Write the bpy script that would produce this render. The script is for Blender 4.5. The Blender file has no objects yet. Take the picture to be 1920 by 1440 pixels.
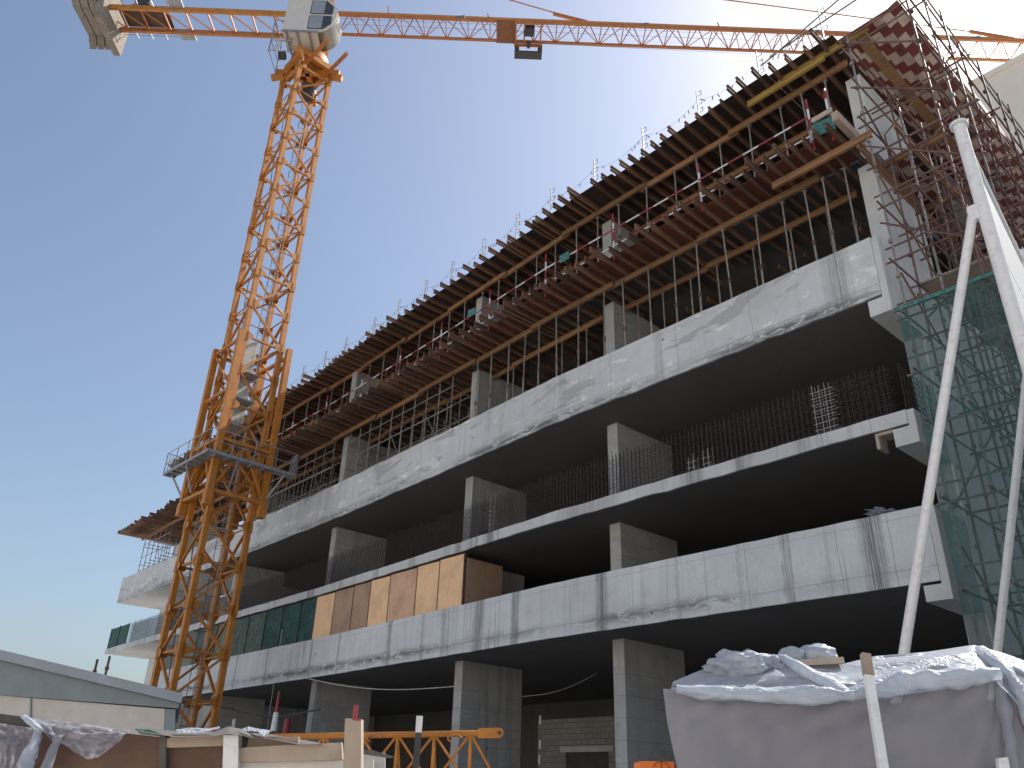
import bpy, math, random
from mathutils import Vector, Matrix, noise
random.seed(7)
R = math.radians
C = bpy.context.scene.collection
SC = bpy.context.scene

# ------------------------------------------------------------------ camera
F_PX, YAW, PITCH, ROLL = 1528.52, -0.847615, 0.466089, 0.0332643
cy, sy, cp, sp = math.cos(YAW), math.sin(YAW), math.cos(PITCH), math.sin(PITCH)
FW = Vector((sy*cp, cy*cp, sp)); RT0 = Vector((cy, -sy, 0)); UP0 = RT0.cross(FW)
RT = RT0*math.cos(ROLL) + UP0*math.sin(ROLL)
UP = -RT0*math.sin(ROLL) + UP0*math.cos(ROLL)
EYE = Vector((0, 0, 1.65))
FH = Vector((sy, cy, 0))                      # horizontal viewing direction
cam = bpy.data.cameras.new('camera'); co = bpy.data.objects.new('camera', cam); C.objects.link(co)
m = Matrix((RT, UP, -FW)).transposed().to_4x4(); m.translation = EYE
co.matrix_world = m
cam.sensor_width = 36.0; cam.lens = 36.0*F_PX/1920.0
cam.clip_start = 0.05; cam.clip_end = 3000
SC.camera = co
# ------------------------------------------------------------------ world, sun, exposure
SUN_EL, SUN_AZ = 46.0, 10.0                    # azimuth from +Y towards +X
w = bpy.data.worlds.new("World"); SC.world = w; w.use_nodes = True
nt = w.node_tree; nt.nodes.clear()
wo = nt.nodes.new('ShaderNodeOutputWorld'); bg = nt.nodes.new('ShaderNodeBackground'); sk = nt.nodes.new('ShaderNodeTexSky')
sk.sky_type = 'NISHITA'; sk.sun_disc = False
sk.sun_elevation = R(SUN_EL); sk.sun_rotation = R(SUN_AZ)
sk.altitude = 0; sk.air_density = 1.15; sk.dust_density = 3.0; sk.ozone_density = 2.6
bg.inputs[1].default_value = 0.10
hs_ = nt.nodes.new('ShaderNodeHueSaturation'); hs_.inputs['Saturation'].default_value = .93; hs_.inputs['Value'].default_value = 1.05
nt.links.new(sk.outputs[0], hs_.inputs['Color']); nt.links.new(hs_.outputs[0], bg.inputs[0]); nt.links.new(bg.outputs[0], wo.inputs[0])
sl = bpy.data.lights.new('sun', 'SUN'); so = bpy.data.objects.new('sun', sl); C.objects.link(so)
sl.energy = 4.8; sl.angle = R(0.5); sl.color = (1.0, .95, .88)
sd = Vector((math.sin(R(SUN_AZ))*math.cos(R(SUN_EL)), math.cos(R(SUN_AZ))*math.cos(R(SUN_EL)), math.sin(R(SUN_EL))))
so.rotation_euler = sd.to_track_quat('Z', 'Y').to_euler()
so.location = (0, 60, 80)
SC.view_settings.view_transform = 'Standard'; SC.view_settings.look = 'None'
SC.view_settings.exposure = 0.72; SC.view_settings.gamma = 1.0
SC.cycles.max_bounces = 8; SC.cycles.transparent_max_bounces = 12

# ------------------------------------------------------------------ pixel rays of the 1920x1440 photo, cut with real planes
def ray(x, y): return RT*((x-960)/F_PX) - UP*((y-720)/F_PX) + FW
def atz(x, y, z): d = ray(x, y); return EYE + d*((z-EYE.z)/d.z)
def aty(x, y, Y): d = ray(x, y); return EYE + d*(Y/d.y)
def fg(x, y, dist): d = ray(x, y); return EYE + d*(dist/d.dot(FH))

# ------------------------------------------------------------------ mesh helpers
class MB:
    def __init__(s): s.v = []; s.f = []; s.smooth = False; s.soft = False
    def poly(s, vs, fs):
        n = len(s.v); s.v += [tuple(v) for v in vs]; s.f += [tuple(n+i for i in f) for f in fs]; return s
    def box(s, x0, x1, y0, y1, z0, z1):
        vs = [(x0,y0,z0),(x1,y0,z0),(x1,y1,z0),(x0,y1,z0),(x0,y0,z1),(x1,y0,z1),(x1,y1,z1),(x0,y1,z1)]
        return s.poly(vs, [(0,3,2,1),(4,5,6,7),(0,1,5,4),(1,2,6,5),(2,3,7,6),(3,0,4,7)])
    def bar(s, p, q, wd, ht=None, up=(0,0,1)):
        ht = wd if ht is None else ht
        p = Vector(p); q = Vector(q); d = (q-p)
        if d.length < 1e-6: return s
        d.normalize(); up = Vector(up)
        if abs(d.dot(up)) > .97: up = Vector((1,0,0)) if abs(d.x) < .9 else Vector((0,1,0))
        a = d.cross(up).normalized(); b = a.cross(d).normalized()
        a = a*wd/2; b = b*ht/2
        vs = [p-a-b, p+a-b, p+a+b, p-a+b, q-a-b, q+a-b, q+a+b, q-a+b]
        return s.poly(vs, [(0,3,2,1),(4,5,6,7),(0,1,5,4),(1,2,6,5),(2,3,7,6),(3,0,4,7)])
    def tube(s, p, q, r, n=6, r2=None):
        p = Vector(p); q = Vector(q); d = q-p
        if d.length < 1e-6: return s
        d.normalize(); r2 = r if r2 is None else r2
        up = Vector((0,0,1)) if abs(d.z) < .95 else Vector((1,0,0))
        a = d.cross(up).normalized(); b = a.cross(d).normalized()
        vs = [p + (a*math.cos(2*math.pi*i/n) + b*math.sin(2*math.pi*i/n))*r for i in range(n)]
        vs += [q + (a*math.cos(2*math.pi*i/n) + b*math.sin(2*math.pi*i/n))*r2 for i in range(n)]
        fs = [(i, (i+1) % n, n+(i+1) % n, n+i) for i in range(n)] + [tuple(range(n-1, -1, -1)), tuple(range(n, 2*n))]
        return s.poly(vs, fs)
    def path(s, pts, r, n=5):
        for a, b in zip(pts, pts[1:]): s.tube(a, b, r, n)
        return s
    def prism(s, pts, ext):
        n = len(pts); ext = Vector(ext)
        vs = [Vector(p) for p in pts] + [Vector(p)+ext for p in pts]
        fs = [tuple(range(n-1, -1, -1)), tuple(range(n, 2*n))] + [(i, (i+1) % n, n+(i+1) % n, n+i) for i in range(n)]
        return s.poly(vs, fs)
    def strip(s, low, up, front, back):
        """beam that follows a plan curve: low/up lists of (x,y,z) front edge, thickness `back` in +Y"""
        n = len(low)
        vs = []
        for a, b in zip(low, up):
            vs += [a, b, (b[0], b[1]+back, b[2]), (a[0], a[1]+back, a[2])]
        fs = []
        for i in range(n-1):
            k = 4*i
            for j in range(4): fs.append((k+j, k+(j+1) % 4, k+4+(j+1) % 4, k+4+j))
        fs += [(3, 2, 1, 0), tuple(4*(n-1)+j for j in range(4))]
        return s.poly(vs, fs)
    def mesh(s, name, mat, off=Vector((0,0,0))):
        me = bpy.data.meshes.new(name)
        me.from_pydata([tuple(Vector(v)-off) for v in s.v], [], s.f)
        me.materials.append(mat); me.validate(); me.update()
        import bmesh
        bm = bmesh.new(); bm.from_mesh(me); bmesh.ops.recalc_face_normals(bm, faces=bm.faces); bm.to_mesh(me); bm.free()
        if s.smooth:
            for p in me.polygons: p.use_smooth = True
            if s.soft: return me
            try: me.set_sharp_from_angle(angle=R(40))
            except Exception: pass
        return me

def wloc(o):
    v = Vector(o.location)
    while o.parent: o = o.parent; v += Vector(o.location)
    return v
def tag(o, label=None, cat=None, group=None, kind=None):
    if label: o['label'] = label
    if cat: o['category'] = cat
    if group: o['group'] = group
    if kind: o['kind'] = kind
    return o
def obj(name, mb, mat, parent=None, label=None, cat=None, group=None, kind=None, at=None):
    """world-space mesh -> object; `at` puts the origin of a top-level mesh at its base"""
    off = Vector(at) if at is not None else Vector((0,0,0))
    base = wloc(parent) if parent else Vector((0,0,0))
    o = bpy.data.objects.new(name, mb.mesh(name, mat, base+off)); C.objects.link(o)
    o.location = off
    if parent: o.parent = parent
    return tag(o, label, cat, group, kind)
def thing(name, label, cat, loc, group=None):
    o = bpy.data.objects.new(name, None); o.empty_display_size = .2; C.objects.link(o); o.location = loc
    return tag(o, label, cat, group)
def copy_thing(root, loc, label=None):
    c = root.copy(); C.objects.link(c); c.location = loc
    if label: c['label'] = label
    for ch in root.children:
        k = ch.copy(); C.objects.link(k); k.parent = c
    return c
ORD = lambda n: '%d%s' % (n, 'th' if 10 <= n % 100 <= 20 else {1:'st',2:'nd',3:'rd'}.get(n % 10, 'th'))

# ------------------------------------------------------------------ materials
class NT:
    def __init__(s, name):
        s.m = bpy.data.materials.new(name); s.m.use_nodes = True; s.t = s.m.node_tree
        s.b = s.t.nodes['Principled BSDF']; s.out = s.t.nodes['Material Output']
        g = s.t.nodes.new('ShaderNodeNewGeometry'); s.pos = g.outputs['Position']; s.nor = g.outputs['Normal']
    def n(s, t, **k):
        n = s.t.nodes.new(t)
        for a, b in k.items(): setattr(n, a, b)
        return n
    def link(s, a, b): s.t.links.new(a, b)
    def mapping(s, scale=(1,1,1), loc=(0,0,0), src=None):
        n = s.n('ShaderNodeMapping'); n.inputs['Scale'].default_value = scale; n.inputs['Location'].default_value = loc
        s.link(src or s.pos, n.inputs[0]); return n.outputs[0]
    def noise(s, scale, detail=4, vec=None, rough=.6, dist=0):
        n = s.n('ShaderNodeTexNoise'); n.inputs['Scale'].default_value = scale; n.inputs['Detail'].default_value = detail
        n.inputs['Roughness'].default_value = rough; n.inputs['Distortion'].default_value = dist
        s.link(vec or s.pos, n.inputs['Vector']); return n.outputs[0]
    def ramp(s, fac, stops):
        n = s.n('ShaderNodeValToRGB'); s.link(fac, n.inputs[0]); e = n.color_ramp.elements
        while len(e) < len(stops): e.new(.5)
        for i, (p, c) in enumerate(stops):
            e[i].position = p; e[i].color = (c, c, c, 1) if not hasattr(c, '__len__') else (*c, 1)
        return n.outputs[0]
    def mix(s, fac, a, b, mode='MIX'):
        n = s.n('ShaderNodeMix', data_type='RGBA', blend_type=mode)
        for v, i in ((fac, 0), (a, 6), (b, 7)):
            if hasattr(v, 'links') or isinstance(v, bpy.types.NodeSocket): s.link(v, n.inputs[i])
            elif hasattr(v, '__len__'): n.inputs[i].default_value = (*v, 1)
            else: n.inputs[i].default_value = v if i == 0 else (v, v, v, 1)
        return n.outputs[2]
    def math(s, op, a, b=None, clamp=False):
        n = s.n('ShaderNodeMath', operation=op); n.use_clamp = clamp
        for v, i in ((a, 0), (b, 1)):
            if v is None: continue
            if isinstance(v, bpy.types.NodeSocket): s.link(v, n.inputs[i])
            else: n.inputs[i].default_value = v
        return n.outputs[0]
    def sep(s, v=None):
        n = s.n('ShaderNodeSeparateXYZ'); s.link(v or s.pos, n.inputs[0]); return n.outputs
    def bump(s, h, strength=.3, dist=.02):
        n = s.n('ShaderNodeBump'); n.inputs['Strength'].default_value = strength; n.inputs['Distance'].default_value = dist
        s.link(h, n.inputs['Height']); s.link(n.outputs[0], s.b.inputs['Normal'])
    def color(s, c):
        if isinstance(c, bpy.types.NodeSocket): s.link(c, s.b.inputs['Base Color'])
        else: s.b.inputs['Base Color'].default_value = (*c, 1)
    def rough(s, r): s.b.inputs['Roughness'].default_value = r
    def metal(s, r): s.b.inputs['Metallic'].default_value = r

def line_at(n, coord, period, width, jitter=None):
    """1 on thin lines every `period` metres"""
    v = n.math('DIVIDE', coord, period)
    if jitter is not None: v = n.math('ADD', v, jitter)
    f = n.math('FRACT', v); d = n.math('ABSOLUTE', n.math('SUBTRACT', f, .5))
    return n.math('LESS_THAN', d, width/period/2)

def concrete(name, tone=(.44,.445,.44), dirt=.6, streak=.8, seams=True, zlines=(), patch=0, per=1.22, stains=(), lip=None):
    n = NT(name)
    big = n.noise(.35, 5); med = n.noise(2.3, 6, dist=.3); fine = n.noise(28, 4)
    c = n.mix(n.ramp(big, [(.35, 0), (.7, 1)]), tuple(t*.80 for t in tone), tone)
    c = n.mix(n.math('MULTIPLY', n.ramp(med, [(.5, 0), (.75, 1)]), .38*dirt), c, tuple(t*.55 for t in tone))
    c = n.mix(n.math('MULTIPLY', n.ramp(fine, [(.40, 1), (.52, 0)]), .22), c, tuple(t*.6 for t in tone))
    x, y, z = n.sep()
    xy = n.math('ADD', x, n.math('MULTIPLY', y, .93))
    cx = n.n('ShaderNodeCombineXYZ'); n.link(xy, cx.inputs[0]); n.link(z, cx.inputs[2])
    if patch:
        # lighter lime wash and darker render patches with hard edges
        pv = n.mapping((.28, 1, 1.0), src=cx.outputs[0])
        pn = n.noise(1.0, 7, vec=pv, rough=.62, dist=.5)
        c = n.mix(n.math('MULTIPLY', n.ramp(pn, [(.57, 0), (.585, 1)]), .55*patch), c, tuple(t*.52 for t in tone))
        pv2 = n.mapping((.5, 1, 1.4), (7, 0, 3), src=cx.outputs[0])
        pn2 = n.noise(1.3, 7, vec=pv2, rough=.65, dist=.3)
        c = n.mix(n.math('MULTIPLY', n.ramp(pn2, [(.58, 0), (.61, 1)]), .38*patch), c, tuple(min(.8, t*1.45) for t in tone))
    # run-off stains: narrow in plan, long downward
    sv = n.mapping((3.0, 1, .16), src=cx.outputs[0]); s1 = n.noise(1.0, 6, vec=sv, rough=.7)
    sv2 = n.mapping((.33, 1, .02), (3.1, 0, 0), src=cx.outputs[0]); s2 = n.noise(1.0, 2, vec=sv2)
    st = n.math('MULTIPLY', n.ramp(s1, [(.48, 0), (.62, 1)]), n.ramp(s2, [(.50, 0.12), (.62, 1)]))
    c = n.mix(n.math('MULTIPLY', st, .75*streak), c, tuple(t*.34 for t in tone))
    wv = n.noise(1.7, 3)
    if seams:
        j = n.math('MULTIPLY', n.noise(.6, 1), .10)
        ln = line_at(n, xy, per, .022, j)
        c = n.mix(n.math('MULTIPLY', ln, .6), c, tuple(t*.35 for t in tone))
    wob = n.math('MULTIPLY', n.math('SUBTRACT', wv, .5), .05)
    for z0, wdt in zlines:
        d = n.math('ABSOLUTE', n.math('SUBTRACT', n.math('ADD', z, wob), z0))
        c = n.mix(n.math('MULTIPLY', n.math('LESS_THAN', d, wdt), .55), c, tuple(t*.38 for t in tone))
    # strong local run-off stains: (position along the facade, half width, strength)
    if stains:
        ss = n.noise(1.0, 5, vec=n.mapping((22, 1, .35), src=cx.outputs[0]), rough=.75)
        brk = n.ramp(ss, [(.42, 0), (.55, 1)])
        ed = n.math('MULTIPLY', n.math('SUBTRACT', n.noise(1.0, 3, vec=n.mapping((3, 1, 3.5), src=cx.outputs[0])), .5), .22)
        tot = None
        for x0, hw, k in stains:
            d = n.math('DIVIDE', n.math('ABSOLUTE', n.math('SUBTRACT', n.math('ADD', x, ed), x0)), hw)
            q = n.math('MULTIPLY', n.math('SUBTRACT', 1.0, n.math('POWER', d, 2.0), True), k)
            tot = q if tot is None else n.math('MAXIMUM', tot, q)
        tot = n.math('MULTIPLY', n.math('ADD', n.math('MULTIPLY', brk, .75), .25), tot, True)
        c = n.mix(tot, c, tuple(t*.22 for t in tone))
    if lip:
        # broken, honeycombed lower lip
        ln_ = n.noise(1.0, 7, vec=n.mapping((1.6, 1, 5), src=cx.outputs[0]), rough=.75, dist=.8)
        hz = n.math('SUBTRACT', 1.0, n.math('DIVIDE', n.math('ABSOLUTE', n.math('SUBTRACT', z, lip)), .26), True)
        wd_ = n.ramp(n.noise(.22, 2), [(.38, .15), (.6, 1)])
        lm = n.math('MULTIPLY', n.math('MULTIPLY', n.ramp(ln_, [(.44, 0), (.50, 1)]), hz), wd_)
        c = n.mix(n.math('MULTIPLY', lm, 1.0, True), c, tuple(t*.20 for t in tone))
    # tie holes
    vo = n.n('ShaderNodeTexVoronoi', feature='F1'); vo.inputs['Scale'].default_value = 1.35; vo.inputs['Randomness'].default_value = .75
    n.link(cx.outputs[0], vo.inputs['Vector'])
    hole = n.math('LESS_THAN', vo.outputs['Distance'], .058)
    c = n.mix(n.math('MULTIPLY', hole, .85), c, tuple(t*.12 for t in tone))
    n.color(c); n.rough(.92)
    n.bump(n.math('ADD', n.math('MULTIPLY', med, .7), n.math('MULTIPLY', fine, .3)), .5, .02)
    return n.m

def plain(name, col, rough=.6, metal=0, var=.25, scale=6, rust=None, rust_amt=.3, rand=0):
    n = NT(name)
    a = n.noise(scale, 5)
    c = n.mix(n.ramp(a, [(.35, 0), (.7, 1)]), tuple(x*(1-var) for x in col), tuple(min(1, x*(1+var*.5)) for x in col))
    if rust:
        r = n.noise(scale*2.2, 6, dist=.4)
        c = n.mix(n.math('MULTIPLY', n.ramp(r, [(.52, 0), (.64, 1)]), rust_amt), c, rust)
    if rand:
        oi = n.n('ShaderNodeObjectInfo')
        v = n.math('ADD', n.math('MULTIPLY', oi.outputs['Random'], rand), 1-rand/2)
        hs = n.n('ShaderNodeHueSaturation'); n.link(v, hs.inputs['Value']); n.link(c, hs.inputs['Color'])
        n.link(n.math('ADD', n.math('MULTIPLY', oi.outputs['Random'], .02), .49), hs.inputs['Hue'])
        c = hs.outputs[0]
    n.color(c); n.rough(rough); n.metal(metal); n.bump(a, .25, .01)
    return n.m

M = {}
M['con_low'] = concrete('concrete_lower_beam', (.60,.64,.67), .7, 1.0, True, ((6.18,.010),(7.30,.007)), stains=((-7.85,.30,.95),(-10.0,.16,.75),(-11.3,.10,.3),(-15.9,.28,.95),(-19.65,.24,.95),(-21.6,.34,.75),(-23.3,.10,.5),(-27.1,.18,.8),(-24.9,.12,.6),(-31,.12,.5),(-33.4,.14,.6),(-37.6,.2,.6),(-13.2,.08,.4)), lip=6.16)
M['con_mid'] = concrete('concrete_middle_slab', (.56,.585,.60), .8, 1.0, True, (), stains=((-10.9,.35,.8),(-12.5,.5,.8),(-16.5,1.6,.55),(-21.1,.3,.9),(-23.0,.3,.8),(-26,.3,.7),(-28.6,.3,.7),(-31.5,.3,.7),(-34.3,.3,.7),(-9.2,.3,.5)))
M['con_up'] = concrete('concrete_upper_beam', (.57,.59,.605), .9, .45, True, ((13.20,.008),(14.42,.006)), patch=1.25, per=2.6, stains=((-7.6,.45,.6),(-13.4,.2,.4),(-17.5,.25,.3)), lip=13.0)
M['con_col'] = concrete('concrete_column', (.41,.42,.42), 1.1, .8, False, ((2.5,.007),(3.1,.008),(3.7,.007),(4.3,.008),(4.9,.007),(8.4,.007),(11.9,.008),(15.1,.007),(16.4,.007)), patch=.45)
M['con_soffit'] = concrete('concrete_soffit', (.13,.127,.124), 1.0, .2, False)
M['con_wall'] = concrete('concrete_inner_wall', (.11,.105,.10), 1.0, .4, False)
M['con_side'] = concrete('concrete_side_wall', (.57,.585,.59), .7, .5, True)
def wood(name, a, b, rand=.3, stretch=(1.5, .35, 8)):
    n = NT(name)
    v = n.mapping(stretch); g = n.noise(3, 6, vec=v, rough=.65); d = n.noise(1.3, 5)
    c = n.mix(n.ramp(g, [(.3, 0), (.7, 1)]), b, a)
    c = n.mix(n.math('MULTIPLY', n.ramp(d, [(.5, 0), (.72, 1)]), .55), c, tuple(x*.35 for x in b))
    if rand:
        oi = n.n('ShaderNodeObjectInfo'); hs = n.n('ShaderNodeHueSaturation')
        n.link(n.math('ADD', n.math('MULTIPLY', oi.outputs['Random'], rand*2), 1-rand), hs.inputs['Value'])
        n.link(c, hs.inputs['Color']); c = hs.outputs[0]
    n.color(c); n.rough(.8); n.bump(g, .3, .01); return n.m
M['joist'] = wood('timber_joist', (.20,.112,.066), (.105,.058,.040), .40)
M['ledger'] = wood('timber_ledger', (.29,.155,.075), (.18,.10,.055), .3, (.35, 4, 8))
M['ledger_y'] = wood('yellow_ledger', (.38,.26,.07), (.26,.17,.05), .1, (.35, 4, 8))
M['ply_dark'] = plain('dark_formwork_ply', (.045,.030,.024), .7, 0, .3, 2)
M['ply_red'] = plain('red_formwork_ply', (.20,.065,.04), .7, 0, .3, 2)
M['prop'] = plain('galvanised_prop', (.30,.28,.255), .55, .35, .3, 9, (.16,.09,.06), .5, .35)
M['tube'] = plain('scaffold_tube', (.155,.095,.082), .6, .3, .35, 7, (.20,.065,.045), .7, .5)
M['tube_light'] = plain('scaffold_tube_light', (.24,.225,.21), .55, .3, .35, 7, (.15,.08,.06), .5, .4)
M['rebar'] = plain('rebar_steel', (.045,.028,.025), .8, .0, .4, 5)
M['rebar_light'] = plain('rebar_grey', (.36,.35,.33), .6, .3, .2, 5)
M['crane'] = plain('crane_paint', (.45,.175,.022), .55, 0, .22, 2.5, (.30,.11,.04), .35)
M['crane_red'] = plain('crane_jib_paint', (.40,.145,.035), .5, 0, .2, 2.5, (.30,.10,.04), .3)
M['jib_top'] = plain('crane_top_chord_paint', (.50,.20,.045), .45, 0, .2, 2.5)
M['trolley'] = plain('trolley_paint', (.20,.075,.028), .6)
M['cab'] = plain('cab_paint', (.55,.53,.48), .4, 0, .08, 3)
M['cabdark'] = plain('cab_underside', (.22,.20,.18), .3, .75, .25, 6)
M['dark'] = plain('dark_steel', (.05,.05,.055), .6, .2, .3, 5)
M['galv'] = plain('galvanised_steel', (.30,.31,.33), .5, .4, .2, 6, (.2,.16,.13), .2)
M['weight'] = plain('counterweight_concrete', (.21,.185,.155), .9, 0, .25, 3)
M['glass'] = plain('cab_glass', (.28,.31,.33), .08, .1, .1, 2)
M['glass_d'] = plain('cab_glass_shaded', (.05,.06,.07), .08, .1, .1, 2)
M['white'] = plain('white_paint', (.64,.66,.68), .4, 0, .05, 7, (.36,.35,.33), .35)
M['cream'] = plain('cream_render', (.78,.72,.63), .9, 0, .08, .4)
M['red'] = plain('red_paint', (.25,.028,.036), .5, 0, .2, 5)
M['teal'] = plain('teal_sign', (.035,.15,.14), .6, 0, .3, 7, (.4,.5,.46), .35)
M['ground'] = plain('sandy_ground', (.47,.44,.40), .95, 0, .25, .5)
M['cable'] = plain('pale_rope', (.5,.49,.45), .8)
M['roofgrey'] = plain('cabin_roof_metal', (.22,.265,.32), .5, .1, .12, 2.5, (.17,.2,.23), .3)
M['roofgrey2'] = plain('cabin_gable_metal', (.15,.20,.235), .5, .1, .12, 4)
M['cabinwhite'] = plain('cabin_wall_panel', (.50,.485,.46), .7, 0, .10, 4, (.4,.37,.33), .3)
M['fence_brown'] = wood('brown_fence_ply', (.125,.070,.050), (.07,.038,.028), .15, (1, 1, 2))
M['pale_wood'] = wood('pale_timber', (.42,.345,.28), (.31,.25,.20), .15, (2, 2, 1))
M['felt'] = plain('roofing_felt', (.11,.10,.095), .9, 0, .3, 8)
M['orange'] = plain('orange_plastic', (.75,.20,.04), .5, 0, .1)
def checker_mat():
    n = NT('red_white_formwork_ply')
    x, y, z = n.sep()
    u = n.math('DIVIDE', x, .245); v = n.math('DIVIDE', y, .50)
    fu = n.math('FLOOR', u)
    # every column of tiles is shifted a little against the next one
    v = n.math('ADD', v, n.math('MULTIPLY', fu, .38))
    par = n.math('FRACT', n.math('MULTIPLY', n.math('ADD', fu, n.math('FLOOR', v)), .5))
    k = n.math('GREATER_THAN', par, .25)
    no = n.noise(3, 5)
    cr = n.mix(no, (.20,.03,.028), (.12,.022,.022)); cw = n.mix(no, (.62,.50,.42), (.50,.40,.34))
    c = n.mix(k, cr, cw)
    ed = n.math('LESS_THAN', n.math('ABSOLUTE', n.math('SUBTRACT', n.math('FRACT', u), .5)), .485)
    c = n.mix(ed, (.05,.03,.03), c)
    wn = n.n('ShaderNodeTexWhiteNoise', noise_dimensions='2D'); cc_ = n.n('ShaderNodeCombineXYZ'); n.link(fu, cc_.inputs[0]); n.link(n.math('FLOOR', v), cc_.inputs[1]); n.link(cc_.outputs[0], wn.inputs['Vector'])
    c = n.mix(n.math('MULTIPLY', wn.outputs['Value'], .38), c, (.10,.06,.05))
    dd_ = n.noise(1.6, 6, dist=.5); c = n.mix(n.math('MULTIPLY', n.ramp(dd_, [(.5, 0), (.7, 1)]), .45), c, (.09,.06,.05))
    n.color(c); n.rough(.6); return n.m
M['checker'] = checker_mat()
def net_mat(name, col, alpha, spk=0):
    n = NT(name)
    a = n.noise(2.2, 5); g = n.noise(40, 2)
    c = n.mix(n.ramp(a, [(.35, 0), (.7, 1)]), tuple(x*.7 for x in col), col)
    if spk:
        v_ = n.noise(9, 4, vec=n.mapping((1, 1, .8)), rough=.8, dist=1.2); c = n.mix(n.math('MULTIPLY', n.ramp(v_, [(.54, 0), (.62, 1)]), .55), c, tuple(min(.5, x*2.4+.03) for x in col))
    n.color(c); n.rough(.8)
    tr = n.n('ShaderNodeBsdfTransparent'); mx = n.n('ShaderNodeMixShader')
    tl = n.n('ShaderNodeBsdfTranslucent'); n.link(c, tl.inputs[0]); m2 = n.n('ShaderNodeMixShader'); m2.inputs[0].default_value = .35
    n.link(n.b.outputs[0], m2.inputs[1]); n.link(tl.outputs[0], m2.inputs[2])
    al = n.math('ADD', n.math('MULTIPLY', n.math('SUBTRACT', a, .5), .5), alpha, True)
    n.link(al, mx.inputs[0]); n.link(tr.outputs[0], mx.inputs[1]); n.link(m2.outputs[0], mx.inputs[2])
    n.link(mx.outputs[0], n.out.inputs[0]); return n.m
M['net'] = net_mat('green_debris_net', (.06,.18,.175), .45)
M['net_panel'] = net_mat('green_mesh_panel', (.05,.13,.125), .86, spk=1)
M['net_panel_pale'] = net_mat('pale_mesh_panel', (.24,.27,.21), .90, spk=1)
M['net_panel_mid'] = net_mat('grey_green_mesh_panel', (.13,.19,.155), .88, spk=1)
def plastic_mat(name, col, alpha, trans=.35, calm=False):
    n = NT(name)
    a = n.noise(1.6, 5, dist=.6)
    n.color(n.mix(a, tuple(x*.88 for x in col), col)); n.rough(.42)
    tr = n.n('ShaderNodeBsdfTransparent'); mx = n.n('ShaderNodeMixShader')
    tl = n.n('ShaderNodeBsdfTranslucent'); tl.inputs[0].default_value = (*col, 1)
    m2 = n.n('ShaderNodeMixShader'); m2.inputs[0].default_value = trans
    n.link(n.b.outputs[0], m2.inputs[1]); n.link(tl.outputs[0], m2.inputs[2])
    mx.inputs[0].default_value = alpha
    n.link(tr.outputs[0], mx.inputs[1]); n.link(m2.outputs[0], mx.inputs[2]); n.link(mx.outputs[0], n.out.inputs[0])
    if calm:
        f1 = n.noise(1.0, 3, vec=n.mapping((5, 5, .7)), dist=.6); f2 = n.noise(3.0, 3, dist=.8)
        n.bump(n.math('ADD', f1, n.math('MULTIPLY', f2, .35)), .45, .03); return n.m
    w1 = n.noise(2.6, 3, vec=n.mapping((1, 1, 1.9)), dist=2.2); rid = n.math('ABSOLUTE', n.math('SUBTRACT', w1, .5))
    w2 = n.noise(9, 4, dist=1.8); rid2 = n.math('ABSOLUTE', n.math('SUBTRACT', w2, .5))
    n.bump(n.math('ADD', n.math('MULTIPLY', rid, 2.2), n.math('MULTIPLY', rid2, .35)), .6, .04)
    return n.m
M['plastic'] = plastic_mat('clear_plastic_film', (.50,.56,.64), .90)
M['plastic_thin'] = plastic_mat('thin_plastic_film', (.42,.44,.52), .60)
M['plastic_veil'] = plastic_mat('plastic_veil', (.62,.62,.70), .42)
def plyw(name, a, b):
    n = NT(name)
    g = n.noise(2.5, 6, vec=n.mapping((6, 6, 1)), rough=.7); d = n.noise(1.1, 4)
    oi = n.n('ShaderNodeObjectInfo')
    c = n.mix(n.ramp(g, [(.3, 0), (.7, 1)]), b, a)
    g2 = n.noise(3.5, 6, vec=n.mapping((14, 14, .8)), rough=.8, dist=.8)
    c = n.mix(n.math('MULTIPLY', n.ramp(g2, [(.46, 0), (.62, 1)]), .45), c, tuple(x*.50 for x in b))
    c = n.mix(n.math('MULTIPLY', n.ramp(d, [(.45, 0), (.7, 1)]), .45), c, tuple(x*.5 for x in b))
    sp_ = n.n('ShaderNodeTexVoronoi'); sp_.inputs['Scale'].default_value = 4; n.link(n.pos, sp_.inputs['Vector'])
    c = n.mix(n.math('MULTIPLY', n.math('LESS_THAN', sp_.outputs['Distance'], .07), .6), c, tuple(x*.3 for x in b))
    n.color(c); n.rough(.75); return n.m
M['ply1'] = plyw('plywood_bright', (.86,.57,.34), (.76,.50,.29))
M['ply2'] = plyw('plywood_pink', (.68,.43,.29), (.55,.34,.23))
M['ply3'] = plyw('plywood_brown', (.44,.30,.20), (.33,.22,.15))
def bwork():
    n = NT('blockwork')
    cx = n.n('ShaderNodeCombineXYZ'); x, y, z = n.sep(); n.link(x, cx.inputs[0]); n.link(z, cx.inputs[1])
    br = n.n('ShaderNodeTexBrick'); br.inputs['Scale'].default_value = 1.0; br.inputs['Brick Width'].default_value = .4; br.inputs['Row Height'].default_value = .2
    br.inputs['Mortar Size'].default_value = .012; br.inputs['Color1'].default_value = (.20,.20,.195,1); br.inputs['Color2'].default_value = (.16,.16,.155,1); br.inputs['Mortar'].default_value = (.09,.09,.088,1)
    n.link(cx.outputs[0], br.inputs['Vector']); n.color(br.outputs[0]); n.rough(.9); return n.m
M['block'] = bwork()

# ================================================================== ground
g = MB(); g.box(-900, 900, -900, 900, -.3, 0)
obj('ground', g, M['ground'], kind='structure')

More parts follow.
